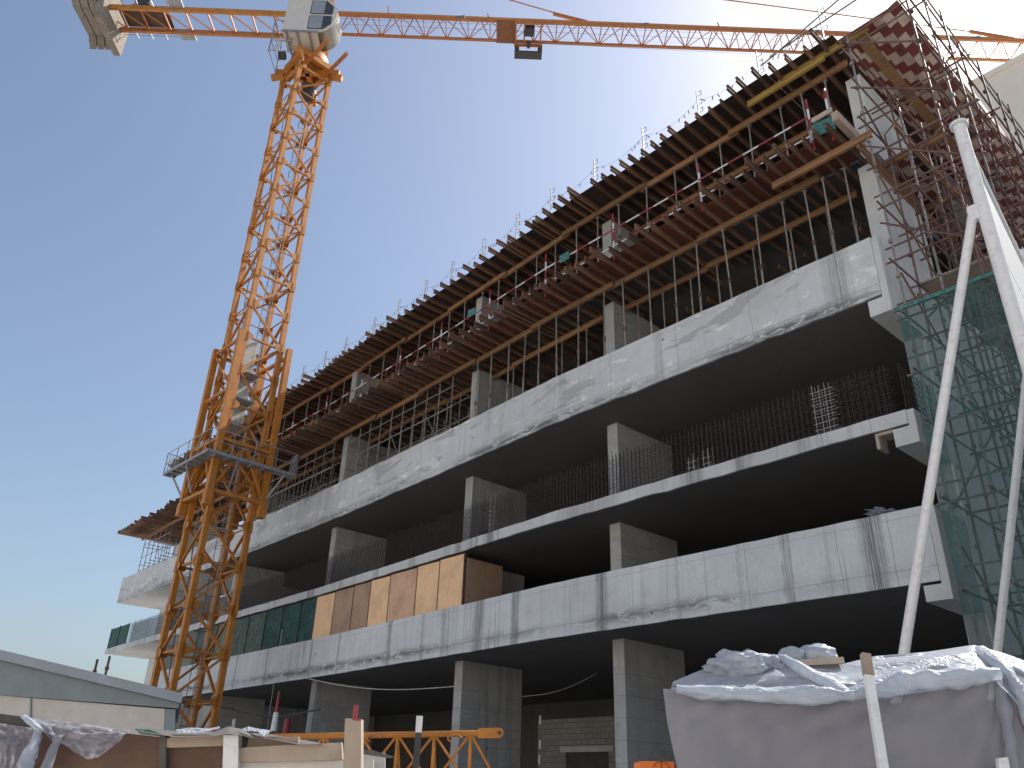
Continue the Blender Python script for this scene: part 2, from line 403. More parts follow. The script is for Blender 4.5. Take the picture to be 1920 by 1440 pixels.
# ================================================================== building under construction
def jitter(x, s): return noise.noise(Vector((x*1.3, s*7.1, 0)))*.035 + noise.noise(Vector((x*5.1, s*3.3, 0)))*.014
def Yf(x):                                    # plan curve of the facade
    pts = [(-6.6,17.80),(-18,17.72),(-24,18.0),(-34,18.35),(-48,18.42),(-62.3,18.42)]
    for (x0, y0), (x1, y1) in zip(pts, pts[1:]):
        if x >= x1: t = (x0-x)/(x0-x1); return y0+(y1-y0)*t
    return pts[-1][1]
B = thing('concrete_building', 'unfinished grey concrete frame building with open floors and formwork on top, behind the crane', 'building', (-30, 24, 0))
def band(name, x0, x1, z0, z1, mat, th, s, label=None, ragged=1.0):
    n = max(8, int((x1-x0)/.45)); lo = []; up = []
    for i in range(n+1):
        x = x1+(x0-x1)*i/n
        lo.append((x, Yf(x)+jitter(x, s+9)*.3, z0+jitter(x, s)*ragged)); up.append((x, Yf(x)+jitter(x, s+9)*.3, z1+jitter(x, s+2)*.7*ragged))
    mb = MB(); mb.strip(lo, up, 0, th)
    return obj(name, mb, mat, B, label)
band('parapet_beam', -51.5, -6.6, 5.86, 7.48, M['con_low'], .08, 1, 'lower pale concrete parapet band with dark run-off stains', .6)
band('slab_edge', -62.3, -6.6, 9.42, 9.76, M['con_mid'], .08, 2, 'thin concrete slab edge with rebar standing on it')
band('parapet_beam', -62.3, -6.6, 12.87, 14.60, M['con_up'], .08, 3, 'upper concrete parapet band with grey patches and broken lower lip', 1.3)
# slabs (soffits)
def slab(x0, x1, y1, z0, z1, mat, label=None):
    n = 24; pts = [(x1-(x1-x0)*i/n, Yf(x1-(x1-x0)*i/n)+.085, z0) for i in range(n+1)]
    sl = MB(); sl.prism(pts+[(x0, y1, z0), (x1, y1, z0)], (0, 0, z1-z0)); return obj('floor_slab', sl, mat, B, label)
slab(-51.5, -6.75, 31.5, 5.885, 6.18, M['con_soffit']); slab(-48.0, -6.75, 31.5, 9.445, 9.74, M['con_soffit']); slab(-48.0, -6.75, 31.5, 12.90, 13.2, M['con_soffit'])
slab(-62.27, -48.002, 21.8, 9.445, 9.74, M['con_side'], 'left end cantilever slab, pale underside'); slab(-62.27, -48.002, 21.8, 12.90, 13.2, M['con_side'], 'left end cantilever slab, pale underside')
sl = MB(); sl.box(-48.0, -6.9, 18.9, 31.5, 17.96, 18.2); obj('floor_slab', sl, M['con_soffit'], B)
# columns: 0.43 m wide, 2.9 m deep
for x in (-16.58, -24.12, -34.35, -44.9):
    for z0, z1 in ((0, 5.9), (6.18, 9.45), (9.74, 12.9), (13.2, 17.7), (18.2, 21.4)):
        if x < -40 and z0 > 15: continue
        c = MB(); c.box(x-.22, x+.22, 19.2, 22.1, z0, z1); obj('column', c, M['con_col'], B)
for z0, z1 in ((6.18, 9.45), (9.74, 12.9), (13.2, 17.6), (0, 6.18)):
    c = MB(); c.box(-62.2, -60.6, 21.45, 23.2, z0, z1); obj('column', c, M['con_side'], B)
for z0, z1 in ((0, 9.45), (9.74, 12.9), (13.2, 17.6)):
    c = MB(); c.box(-55.2, -54.7, 19.6, 23.0, z0, z1); obj('column', c, M['con_side'], B)
    c = MB(); c.box(-57.5, -49.5, 22.6, 22.9, z0, z1); obj('rear_wall', c, M['con_side'], B)
# rear and partition walls
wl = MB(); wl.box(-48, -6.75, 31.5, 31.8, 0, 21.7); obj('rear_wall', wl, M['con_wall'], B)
wl = MB(); wl.box(-48.3, -48.0, 22.0, 31.8, 0, 21.7); obj('rear_wall', wl, M['con_side'], B)
# right-hand side: stepped side beams and wall
for zt, zb, zs_ in ((7.46, 5.47, 5.86), (9.74, 8.93, 9.42), (14.55, 12.37, 12.87)):
    s = MB(); s.prism([(-6.97, 17.82, zb), (-6.43, 17.82, zb), (-6.43, 17.82, zt), (-6.597, 17.82, zt), (-6.597, 17.82, zs_-.06), (-6.97, 17.82, zs_-.06)], (0, 13.9, 0))
    obj('side_beam', s, M['con_side'], B)
s = MB(); s.box(-6.95, -6.45, 19.6, 31.3, 0, 5.47); obj('side_wall', s, M['con_side'], B)
s = MB(); s.box(-6.95, -6.45, 19.6, 31.3, 7.46, 8.93); s.box(-6.95, -6.45, 19.6, 31.3, 9.76, 12.37); obj('side_wall', s, M['con_side'], B)
s = MB(); s.box(-6.9, -6.45, 18.75, 21.6, 14.56, 17.6); obj('side_wall', s, M['con_side'], B)
s = MB(); s.box(-6.9, -6.45, 19.2, 22.2, 18.22, 21.3); obj('side_wall', s, M['con_side'], B)
s = MB(); s.box(-6.9, -6.45, 25.0, 31.5, 14.56, 21.3); obj('side_wall', s, M['con_wall'], B)
# timber packing at the right end of the middle slab
s = MB(); s.box(-7.42, -6.99, 17.88, 18.3, 9.33, 9.40); s.box(-7.42, -7.34, 17.88, 18.3, 9.02, 9.33)
obj('timber_packing', s, M['pale_wood'], B)
# blockwork inside the ground floor, with a doorway
bw = MB(); bw.box(-25.6, -24.05, 24.6, 24.8, 0, 4.35); bw.box(-24.05, -21.85, 24.6, 24.8, 3.15, 4.35); bw.box(-21.85, -16.0, 24.6, 24.8, 0, 4.35)
obj('block_wall', bw, M['block'], B)
s = MB(); s.box(-24.3, -21.6, 24.55, 24.597, 3.15, 3.35); obj('lintel', s, M['con_col'], B)
# rebar: grids standing on the middle slab, bay by bay
def rebar(x0, x1, z0, z1, mat, Yo=.12, label=None, step=.15):
    mb = MB(); x = x0; i = 0
    while x < x1:
        for k, yo in enumerate((Yo, Yo+.16)):
            h = z1+random.uniform(-.05, .07)
            lean = random.uniform(-.02, .02)
            mb.bar((x+k*.03, Yf(x)+yo, z0), (x+k*.03+lean, Yf(x)+yo, h), .012)
        x += step
    z = z0+.12
    while z < z1-.12:
        for yo in (Yo, Yo+.16):
            pts = []; xx = x0-.05
            while xx < x1+.05: pts.append((xx, Yf(xx)+yo, z+random.uniform(-.012, .012))); xx += 1.2
            pts.append((x1+.05, Yf(x1)+yo, z))
            for a, b in zip(pts, pts[1:]): mb.bar(a, b, .013)
        z += step
    return obj('rebar_mesh', mb, mat, B, label)
for x0, x1 in ((-16.2, -6.9), (-23.7, -16.25), (-33.9, -23.8), (-44.4, -34.0), (-52, -44.5), (-58.6, -52.1)):
    rebar(x0, x1, 9.75, 11.12, M['rebar'])
for x0, x1, h in ((-8.75, -8.25, 11.05), (-12.6, -12.4, 10.2), (-12.1, -11.9, 10.3), (-21.2, -21.1, 11.1)):
    rebar(x0, x1, 9.75, h, M['rebar_light'], .02, 'short pale grey rebar stub among the rusty bars', .17)
mb = MB()
for i in range(9):
    y = 17.95+i*.19; mb.bar((-6.62, y, 9.7), (-6.60, y, 10.95+random.uniform(-.1, .1)), .02)
for k in range(8): mb.bar((-6.6, 17.9, 9.85+k*.15), (-6.6, 19.6, 9.85+k*.15), .018)
obj('rebar_mesh', mb, M['rebar'], B, 'rebar grid on the right end of the middle slab')
mb = MB()
for k in range(14): mb.bar((-62.35, 18.5+k*.2, 12.95), (-62.38, 18.5+k*.2, 14.3+random.random()*.5), .02)
for k in range(7): mb.bar((-62.36, 18.4, 13.1+k*.2), (-62.36, 21.4, 13.1+k*.2), .018)
obj('rebar_mesh', mb, M['rebar'], B)

# infill panels between lower band and middle slab: green mesh, then plywood
r4 = lambda x, y: (400+x/3.272, 880+y/3.272)
def infill(xa, xb, name, mat, label, cat, group):
    x0 = xa+.02; x1 = xb-.05; yy = Yf((x0+x1)/2)+.12
    loc = ((x0+x1)/2, yy, 7.5)
    t = thing(name, label, cat, loc, group)
    p = MB(); p.box(x0, x1, yy, yy+.02, 7.47, 9.36); obj('panel', p, mat, t)
    s = MB(); s.box(x1-.005, x1+.045, yy-.05, yy+.05, 7.45, 9.38); obj('batten', s, M['fence_brown'] if 'ply' in name else M['dark'], t)
    return t
gx = [atz(*r4(x, y), 7.5).x for x, y in ((80,1185),(155,1165),(238,1140),(320,1115),(412,1092),(505,1065),(600,1045))]
gx = [gx[0]-2.9, gx[0]-1.45]+gx
names = ['mostly hidden behind the crane mast, leftmost of the row', 'just behind the right leg of the crane mast', 'with a milky pale centre, first clear of the crane mast', 'grey green and speckled, second clear of the crane mast', 'grey green, fourth from the plywood panels', 'teal, third from the plywood panels', 'blue green, second from the plywood panels', 'darkest teal, directly beside the first plywood panel']
for i in range(8):
    infill(gx[i], gx[i+1], 'mesh_panel', M[('net_panel_mid','net_panel_mid','net_panel_pale','net_panel_mid','net_panel_mid','net_panel','net_panel','net_panel')[i]], 'green mesh infill panel '+names[i], 'panel', 'green mesh panels on the lower band')
px_ = [atz(*r4(x, y), 7.5).x for x, y in ((600,1045),(712,1018),(822,990),(940,968),(1063,940),(1197,895),(1335,862),(1485,825))]
pn = ['bright plywood panel directly beside the darkest green mesh panel', 'pinkish worn plywood panel, second from the green mesh', 'brownest weathered plywood panel in the row', 'bright plywood panel right of the brown weathered one', 'pink tinted plywood panel in the right half of the row', 'yellowish plywood panel, second from the right end of the row', 'plywood panel at the right end of the row with a small dark edge hole']
pm = ['ply1', 'ply3', 'ply3', 'ply1', 'ply2', 'ply1', 'ply1']
pp = [infill(px_[i], px_[i+1], 'plywood_panel', M[pm[i]], pn[i], 'panel', 'plywood panels on the lower band') for i in range(7)]
x0 = px_[6]; s = MB(); yy = Yf(x0)+.115
s.prism([(x0+.05, yy, 8.0), (x0+.14, yy, 7.93), (x0+.05, yy, 7.80), (x0+.02, yy, 7.85)], (0, -.004, 0)); obj('edge_hole', s, M['dark'], pp[6])
x0 = px_[7]; p = MB(); p.box(x0+.02, x0+.04, Yf(x0)+.2, Yf(x0)+1.9, 7.47, 9.2)
obj('plywood_panel', p, M['ply3'], None, 'dark brown plywood sheet turned into the building behind the last panel', 'panel', at=(x0, Yf(x0)+1, 7.47))
# two green mesh panels on the left tip of the middle slab
for i, (a, b) in enumerate(((-62.2, -60.5), (-60.45, -58.7))):
    p = MB(); p.box(a, b, 18.50, 18.52, 9.78, 11.1)
    for e in (a, b): p.box(e-.02, e+.02, 18.46, 18.50, 9.78, 11.15)
    obj('mesh_panel', p, M['net_panel'], None, ['green mesh panel at the very left tip of the middle slab', 'green mesh panel beside the rebar near the left tip of the middle slab'][i], 'panel', 'green mesh panels on the left tip', at=((a+b)/2, 18.5, 9.78))

# ================================================================== formwork: ledgers, joists, decks
def ibeam(mb, p, q, h=.20, wd=.08, fl=.04, web=.035):
    p = Vector(p); q = Vector(q); d = (q-p).normalized(); a = d.cross(Vector((0,0,1))).normalized(); u = Vector((0,0,1))
    prof = [(-wd/2,0),(wd/2,0),(wd/2,fl),(web/2,fl),(web/2,h-fl),(wd/2,h-fl),(wd/2,h),(-wd/2,h),(-wd/2,h-fl),(-web/2,h-fl),(-web/2,fl),(-wd/2,fl)]
    mb.prism([p+a*x+u*z for x, z in prof], q-p); return mb
def ledger_run(x0, x1, y, z, level, mat, seg=3.9, h=.20, col=None, skew=0):
    n = max(1, round((x1-x0)/seg)); L = (x1-x0)/n
    for i in range(n):
        a = x1-L*i+.18; b = a-L-.30
        yo = y+(.05 if i % 2 else -.05)+Yf(a)-17.75; yo2 = y+(.05 if i % 2 else -.05)+Yf(b)-17.75
        mb = MB(); ibeam(mb, (a, yo, z), (b, yo2, z), h, .09)
        obj('ledger_beam', mb, mat, None, 'long orange brown timber ledger beam under the %s, %s from its right end' % (level, ORD(i+1)), 'beam', 'ledger beams under the '+level, at=((a+b)/2, y, z))
ledger_run(-62.0, -8.0, 18.30, 17.50, 'lower formwork front', M['ledger'])
ledger_run(-52.0, -7.6, 19.72, 17.50, 'lower formwork second row', M['ledger'], 5.2)
ledger_run(-56.5, -6.7, 18.62, 21.28, 'top formwork front', M['ledger'])
ledger_run(-52.0, -9.0, 20.4, 21.28, 'top formwork second row', M['ledger'], 5.2)
# lower right end: short doubled ledger, and yellow beams at the top right corner
mb = MB(); ibeam(mb, (-5.95, 17.62, 17.42), (-8.9, 17.62, 17.42), .2, .1)
obj('ledger_beam', mb, M['ledger'], None, 'pale short ledger beam reaching past the corner of the lower formwork', 'beam', at=(-7.4, 17.6, 17.42))
for i, (a, b, y, z) in enumerate(((-6.9, -9.5, 17.97, 21.30), (-5.55, -8.4, 18.0, 21.42))):
    mb = MB(); ibeam(mb, (a, y, z), (b, y, z), .2, .1)
    obj('ledger_beam', mb, M['ledger_y'], None, ['lower yellow timber beam along the edge of the top right corner', 'upper yellow timber beam along the edge of the checkered soffit'][i], 'beam', 'yellow beams at the top right corner', at=((a+b)/2, y, z))
# joists
def make_joist(L):
    mb = MB(); ibeam(mb, (0, 0, 0), (0, L, 0), .20, .085); return mb.mesh('joist', M['joist'])
JM = [make_joist(L) for L in (3.8, 4.3, 4.7)]
def joists(xs, tip, z, level):
    for i, x in enumerate(xs):
        me = random.choice(JM); o = bpy.data.objects.new('formwork_joist', me); C.objects.link(o)
        base = tip+Yf(x)-17.75+random.choice((0, 0, .05, -.08, .12, -.2))+random.uniform(-.09, .09)
        o.location = (x, base, z); o.rotation_euler = (0, 0, R(random.uniform(-1.5, 1.5)))
        tag(o, 'brown timber joist jutting out of the %s, %s from its right end' % (level, ORD(i+1)), 'joist', 'joists of the '+level)
def spaced(x0, x1, lo, hi):
    out = []; x = x1
    while x > x0:
        out.append(x); x -= random.uniform(lo, hi)
        if random.random() < .1: out.append(x+.22)
    return sorted(out, reverse=True)
x5 = [-6.75,-7.2,-7.75,-8.25,-8.7,-9.24,-9.62,-10.11,-10.55,-11.0,-11.47,-11.99,-12.38,-12.81,-13.3,-13.77,-14.17,-14.59,-15.08,-15.53,-16.44,-16.64]+spaced(-57, -17.0, .44, .66)
x4 = [-6.75,-7.1,-7.45,-7.8,-8.14,-8.59,-8.99,-9.3,-9.71,-10.1,-10.55,-11.03,-11.43,-11.8,-12.2,-12.7,-13.08,-13.52,-14.03,-14.44,-14.9,-15.4,-15.87]+spaced(-62.5, -16.3, .38, .54)
joists(x5, 17.22, 21.485, 'top formwork')
joists(x4, 16.68, 17.705, 'lower formwork')
# rear rows of joists, seen from below inside the openings
def back_joists(z, y0, y1, x0, x1, level, st):
    x = x1; i = 0
    while x > x0:
        mb = MB(); i += 1
        mb.box(x-.04, x+.04, y0, y1, z, z+.2)
        obj('formwork_joist', mb, M['joist'], None, 'inner timber joist behind the ledger of the %s, %s from its right end' % (level, ORD(i)), 'joist', 'inner joists of the '+level, at=(x, y0, z))
        x -= st
back_joists(17.71, 21.6, 25.5, -47, -7.3, 'lower formwork', .95)
back_joists(21.49, 22.1, 26.0, -47, -7.3, 'top formwork', .95)
# decks
def deck(name, x0, x1, y0, y1, z, mat, label, steps=14):
    t = MB(); L = (x1-x0)/steps
    for i in range(steps):
        a = x1-L*i; b = a-L+.003; o = random.uniform(-.12, .12)+Yf(a)-17.75
        t.box(b, a, y0+o, y1, z, z+.021)
    obj(name, t, mat, None, label, 'formwork deck', at=((x0+x1)/2, (y0+y1)/2, z))
deck('formwork_deck', -57, -6.425, 17.62, 31.4, 21.69, M['ply_dark'], 'dark plywood deck lying on the joists of the top formwork', 24)
deck('formwork_deck', -62, -6.7, 17.30, 18.75, 17.91, M['ply_red'], 'reddish plywood deck lying on the joists of the lower formwork', 26)
deck('formwork_deck', -62, -48.1, 18.8, 22.5, 17.91, M['ply_red'], 'reddish plywood deck at the left end of the lower formwork', 5)

# ================================================================== steel props
def make_prop(h, loc, label, group, red=False):
    t = thing('steel_prop', label, 'prop', loc, group); v = Vector(loc)
    mb = MB(); mb.tube(v, v+Vector((0,0,h*.56)), .034, 8); obj('outer_tube', mb, M['prop'], t)
    mb = MB(); mb.tube(v+Vector((0,0,h*.56)), v+Vector((0,0,h-.01)), .026, 8); obj('inner_tube', mb, M['prop'], t)
    mb = MB(); mb.box(v.x-.07, v.x+.07, v.y-.07, v.y+.07, v.z+h-.012, v.z+h); obj('head_plate', mb, M['prop'], t)
    mb = MB(); mb.tube(v+Vector((0,0,h*.54)), v+Vector((0,0,h*.58)), .05, 8)
    mb.bar(v+Vector((-.09,0,h*.565)), v+Vector((.09,0,h*.565)), .018); obj('collar', mb, M['red'] if red else M['tube'], t)
    return t
xs = [-7.11,-7.74,-8.27,-9.1,-9.97,-10.94,-12.11,-13.05,-14.0,-15.07,-16.03,-17.26,-18.3,-19.34,-20.25,-21.14,-22.19,-23.21]
p0 = make_prop(4.30, (xs[0], 18.3+Yf(xs[0])-17.75, 13.2), 'steel prop under the front ledger of the lower formwork, 1st from the right corner', 'props under the lower formwork front')
for i, x in enumerate(xs[1:]):
    c = copy_thing(p0, (x+random.uniform(-.03,.03), 18.3+Yf(x)-17.75, 13.2), 'steel prop under the front ledger of the lower formwork, %s from the right corner' % ORD(i+2))
    c.rotation_euler = (R(random.uniform(-1, 1)), R(random.uniform(-1.3, 1.3)), 0)
xs = [-8.4, -9.6, -10.94,-12.31,-13.38,-14.56,-15.69,-18.2,-19.5,-20.8,-22.3]
for i, x in enumerate(xs): copy_thing(p0, (x, 19.75, 13.2), 'steel prop in the second row of the lower formwork, %s from the right corner' % ORD(i+1))['group'] = 'props in the second row of the lower formwork'
for i, x in enumerate([-8.0+-1.6*k for k in range(9)]): copy_thing(p0, (x, 22.4, 13.2), 'steel prop deep inside the lower formwork, %s from the right corner' % ORD(i+1))['group'] = 'props deep inside the lower formwork'
xs = [-7.3,-8.0,-8.79,-9.97,-11.06,-11.95,-12.95,-14.22,-15.47,-16.56,-17.62,-18.79,-19.9,-21.17,-22.39,-23.56,-24.69,-25.88,-27.12,-28.42,-30.27,-31.54,-32.9,-34.1,-35.4,-36.7,-38,-39.4,-40.8,-42.2,-43.6,-45,-46.5,-48,-49.5,-51,-52.5]
q0 = make_prop(3.35, (xs[0], 18.65+Yf(xs[0])-17.75, 17.935), 'steel prop under the front ledger of the top formwork, 1st from the right corner', 'props under the top formwork')
for i, x in enumerate(xs[1:]):
    c = copy_thing(q0, (x, 18.65+Yf(x)-17.75, 17.935), 'steel prop under the front ledger of the top formwork, %s from the right corner' % ORD(i+2))
    c.rotation_euler = (R(random.uniform(-1, 1)), R(random.uniform(-1.2, 1.2)), 0)
for i, x in enumerate([-8.5+-1.9*k for k in range(18)]): copy_thing(q0, (x, 20.4, 18.2), 'steel prop in the second row of the top formwork, %s from the right corner' % ORD(i+1))['group'] = 'props in the second row of the top formwork'

# ================================================================== shoring frames (cup-lock scaffold) under the left half of the lower formwork
def shoring(x0, x1, label, rows, step, ztop=17.5):
    t = thing('shoring_scaffold', label, 'scaffold', ((x0+x1)/2, 19, 13.2), 'shoring scaffolds under the lower formwork')
    xs = []; x = x1
    while x >= x0-.01: xs.append(x); x -= step
    for x in xs:
        for r_, y in enumerate(rows):
            yy = y+Yf(x)-17.75; mb = MB(); mb.tube((x, yy, 13.2), (x, yy, ztop-(.0 if r_ == 0 else .02)), .026, 6)
            for k in range(8): mb.tube((x, yy, 13.6+k*.5), (x, yy, 13.65+k*.5), .04, 6)
            obj('standard', mb, M['prop'], t)
    for y in rows:
        for z in (14.1, 15.1, 16.1, 17.05):
            mb = MB(); mb.tube((xs[0]+.1, y+Yf(xs[0])-17.75, z), (xs[-1]-.1, y+Yf(xs[-1])-17.75, z), .024, 6); obj('ledger_tube', mb, M['prop'], t)
    for x in xs:
        for z in (14.0, 15.6, 16.9):
            mb = MB(); mb.tube((x, rows[0]+Yf(x)-17.75-.05, z), (x, rows[-1]+Yf(x)-17.75+.05, z+.02), .024, 6); obj('transom', mb, M['tube_light'], t)
    for i in range(0, len(xs)-3, 3):
        mb = MB(); y = rows[0]+Yf(xs[i])-17.72; mb.tube((xs[i], y, 13.4), (xs[i+2], y, 16.4), .022, 6); obj('brace', mb, M['tube_light'], t)
shoring(-34.0, -24.9, 'dense cup lock shoring scaffold left of the second visible column', (18.35, 19.5, 20.7), .95)
shoring(-44.2, -35.0, 'dense cup lock shoring scaffold just right of the crane mast', (18.35, 19.5, 20.7), .95)
shoring(-53.0, -45.4, 'cup lock shoring scaffold seen through the crane mast', (18.35, 19.7), 1.1)
shoring(-61.9, -56.5, 'cup lock shoring scaffold standing against the sky at the left tip', (18.40, 19.9), .98)
nb = MB(); nb.box(-36.4, -33.6, 20.9, 20.93, 13.25, 16.6); obj('debris_net', nb, M['net'], None, 'dark green net hanging behind the shoring left of the middle', 'net', at=(-35, 20.9, 13.25))

# ================================================================== edge protection, bunting, guard rail
lx = [-6.77,-8.95,-11.26,-13.62,-15.96,-18.26,-20.43,-22.7,-25.02,-27.09,-29.33,-31.65,-34.47,-36.63,-39.02,-41.4,-43.8,-54.5]
def make_bracket(loc, label):
    t = thing('edge_post', label, 'post', loc, 'ladder shaped edge posts on the top formwork'); v = Vector(loc)
    mb = MB(); mb.bar(v, v+Vector((0,0,1.55)), .05, .035); obj('upright', mb, M['galv'], t)
    for k, (a, b) in enumerate(((.55, .72), (.92, 1.10), (1.30, 1.48))):
        mb = MB(); mb.path([v+Vector((.02,0,a)), v+Vector((.17,0,a)), v+Vector((.17,0,b)), v+Vector((.02,0,b))], .014, 4); obj('rail_hook', mb, M['galv'], t)
    mb = MB(); mb.box(v.x-.06, v.x+.12, v.y-.22, v.y+.05, v.z-.03, v.z+.02); obj('foot_clamp', mb, M['galv'], t)
    return t
b0 = make_bracket((lx[0], 17.9, 21.73), 'grey ladder shaped edge post on the roof edge, 1st from the right corner')
for i, x in enumerate(lx[1:]):
    c = copy_thing(b0, (x, 17.9+Yf(x)-17.75, 21.73), 'grey ladder shaped edge post on the roof edge, %s from the right corner' % ORD(i+2))
    c.rotation_euler = (0, R(random.uniform(-2, 2)), 0)
t = thing('warning_bunting', 'thin line of small grey flags strung between the roof edge posts', 'bunting', (-20, 17.9, 23))
mb = MB(); nfl = 0
for a, b in zip(lx[:-1], lx[1:]):
    if b < -50: break
    ya = 17.9+Yf(a)-17.75; yb = 17.9+Yf(b)-17.75; prev = None
    for k in range(13):
        u = k/12; p = Vector((a+(b-a)*u, ya+(yb-ya)*u, 22.85-.30*math.sin(math.pi*u)))
        if prev is not None: mb.tube(prev, p, .006, 4)
        if 0 < k < 12 and random.random() < .62 and nfl < 98:
            nfl += 1
            s = random.uniform(.05, .11); dx = random.uniform(-.08, .08)
            f1 = MB(); f1.prism([p+Vector((-.02,0,0)), p+Vector((.02,0,0)), p+Vector((dx+.03,.02,-s*1.4)), p+Vector((dx-.01,0,-s*1.6))], (0,.006,0)); obj('flag', f1, M['galv'], t)
        prev = p
obj('string', mb, M['tube_light'], t)
# red and white guard rail along the lower deck edge
gp = [-6.8,-7.35,-11.03,-14.55,-17.8,-21.1,-24.4,-27.55,-30.85,-34.3,-37.8,-41.2,-44.7,-48.3]
gr = thing('guard_rail', 'red and white banded guard rail along the edge of the lower formwork deck', 'railing', (-25, 17.2, 17.93))
def banded(name, p, q, r, L=.55, n=6, start=0):
    p = Vector(p); q = Vector(q); d = q-p; k = max(1, round(d.length/L)); w_ = MB(); w_.tube(p, q, r, n)
    o = obj(name, w_, M['white'], gr)
    for i in range(k):
        if (i+start) % 2: continue
        r_ = MB(); r_.tube(p+d*i/k, p+d*(i+1)/k, r+.003, n); obj('red_band', r_, M['red'], o)
for i, x in enumerate(gp):
    y = 17.2+Yf(x)-17.75; banded('post', (x, y, 17.6), (x+.0, y, 19.5), .032, .4)
for i, (a, b) in enumerate(zip(gp[1:], gp[2:])):
    ya = 17.2+Yf(a)-17.75-.05; yb = 17.2+Yf(b)-17.75-.05
    banded('rail', (a, ya, 18.80), (b, yb, 18.80), .026, .55, start=i)
    banded('rail', (a, ya, 18.12), (b, yb, 18.12), .026, .55, start=i+1)
for i, (x, z, lab) in enumerate(((-6.95, 18.05, 'teal board with white edge hanging on the right end of the guard rail'), (-16.75, 18.75, 'small tilted teal board on the guard rail in the middle'), (-21.9, 18.7, 'small teal board on the guard rail left of the middle column'))):
    mb = MB(); s = .30 if i == 0 else .22; v = Vector((x, 17.05, z))
    mb.prism([v+Vector((-s*1.1,0,-s*.6)), v+Vector((s*1.1,0,-s*.8)), v+Vector((s,0,s*.7)), v+Vector((-s,0,s*.9))], (0,.03,0))
    obj('sign_board', mb, M['teal'], None, lab, 'sign', at=v)
mb = MB(); mb.box(-6.62, -6.45, 16.95, 18.5, 17.95, 18.25); mb.box(-7.2, -6.6, 17.0, 17.05, 18.35, 18.5)
obj('toe_board', mb, M['pale_wood'], None, 'pale toe board at the right corner of the lower formwork deck', 'board', at=(-6.5, 17.5, 17.95))

# ================================================================== checkered corner formwork (top right)
ck = thing('corner_formwork', 'red and white checkered plywood soffit of the corner formwork with a yellow strip', 'formwork', (-5.5, 24, 21.5))
s = MB(); s.box(-6.42, -6.003, 17.9, 31.6, 21.5, 21.53); obj('soffit_panel', s, M['checker'], ck)
s = MB(); s.box(-6.0, -5.70, 17.9, 26.6, 21.47, 21.54); obj('timber_strip', s, M['ledger'], ck)
s = MB(); s.box(-5.697, -5.205, 17.9, 31.6, 21.5, 21.53); obj('soffit_panel', s, M['checker'], ck)
s = MB(); s.box(-6.0, -5.70, 26.605, 31.6, 21.5, 21.53); obj('soffit_panel', s, M['checker'], ck)
s = MB(); s.prism([(-5.203, 17.9, 21.5), (-4.62, 17.9, 21.70), (-4.62, 17.9, 21.73), (-5.203, 17.9, 21.53)], (0, 13.7, 0)); obj('soffit_panel', s, M['checker'], ck)
s = MB(); s.box(-4.60, -4.56, 17.9, 31.6, 21.70, 22.0); obj('edge_board', s, M['ply_red'], ck)
s = MB(); s.box(-6.42, -4.6, 17.86, 17.89, 21.52, 21.58); obj('edge_board', s, M['ply_red'], ck)
s = MB(); s.box(-6.38, -5.75, 19.4, 21.6, 17.72, 17.75); obj('soffit_panel', s, M['checker'], ck)
s = MB(); s.box(-6.38, -5.2, 24.0, 30.6, 17.72, 17.75); obj('soffit_panel', s, M['checker'], ck)
for y in (19.1, 21.8, 23.7):
    s = MB(); ibeam(s, (-6.6, y, 17.5), (-4.7, y, 17.5), .2, .09); obj('support_beam', s, M['ledger'], ck)
for x in (-6.35, -5.35):
    s = MB(); ibeam(s, (x, 17.6, 17.3), (x, 30, 17.3), .2, .09); obj('support_beam', s, M['ledger'], ck)

# ================================================================== tube scaffold along the right side
sc = thing('tube_scaffold', 'rusty tube and coupler scaffold standing along the right side of the building', 'scaffold', (-5.2, 17.5, 0))
rowsX = (-6.08, -5.15, -4.22)
Ys = [17.55+1.35*k for k in range(10)]
for ix, x in enumerate(rowsX):
    for k, y in enumerate(Ys):
        top = 21.3 if ix < 2 else 22.7+random.uniform(-.2, .4)
        if ix == 1: top = 18.2
        if ix == 0 and k % 2: top = 18.4
        mb = MB(); xx = x+random.uniform(-.05, .05); yy = y+random.uniform(-.1, .1)
        mb.tube((xx, yy, 0), (xx+random.uniform(-.05, .05), yy+random.uniform(-.05, .05), top), .03, 6)
        z = 1.2
        while z < top-.3: mb.tube((xx, yy, z), (xx, yy, z+.09), .052, 6); z += random.uniform(.9, 1.3)
        obj('standard', mb, random.choice((M['tube'], M['tube'], M['tube_light'])), sc)
zs = [1.9, 3.75, 5.55, 7.4, 9.2, 10.4, 11.9, 13.4, 15.0, 16.4, 17.9, 19.4, 20.8]
for z in zs:
    for ix, x in enumerate(rowsX):
        if z > 18.5 and ix == 1: continue
        mb = MB(); dz = random.uniform(-.08, .08); mb.tube((x+.05, 17.2, z+dz), (x+.05, 30.1, z+dz+random.uniform(-.1, .1)), .027, 6)
        obj('ledger_tube', mb, M['tube'], sc)
for z in zs:
    for k, y in enumerate(Ys):
        if (k > 5 or z > 18.5) and (zs.index(z)+k) % 2: continue
        if z > 18.5 and k > 6: continue
        mb = MB(); dz = random.uniform(-.1, .1); e0 = random.uniform(-.05, .14); e1 = random.uniform(-.1, .25)
        mb.tube((-6.2-e0, y+.06, z+dz+.06), (-3.9+e1, y+.06, z+dz+.06+random.uniform(-.06, .06)), .027, 6)
        if k == 0: mb.tube((-6.25, y+.12, z+dz+.5), (-3.4, y+.12, z+dz+.5), .024, 6)
        obj('transom', mb, random.choice((M['tube'], M['tube'], M['tube_light'])), sc)
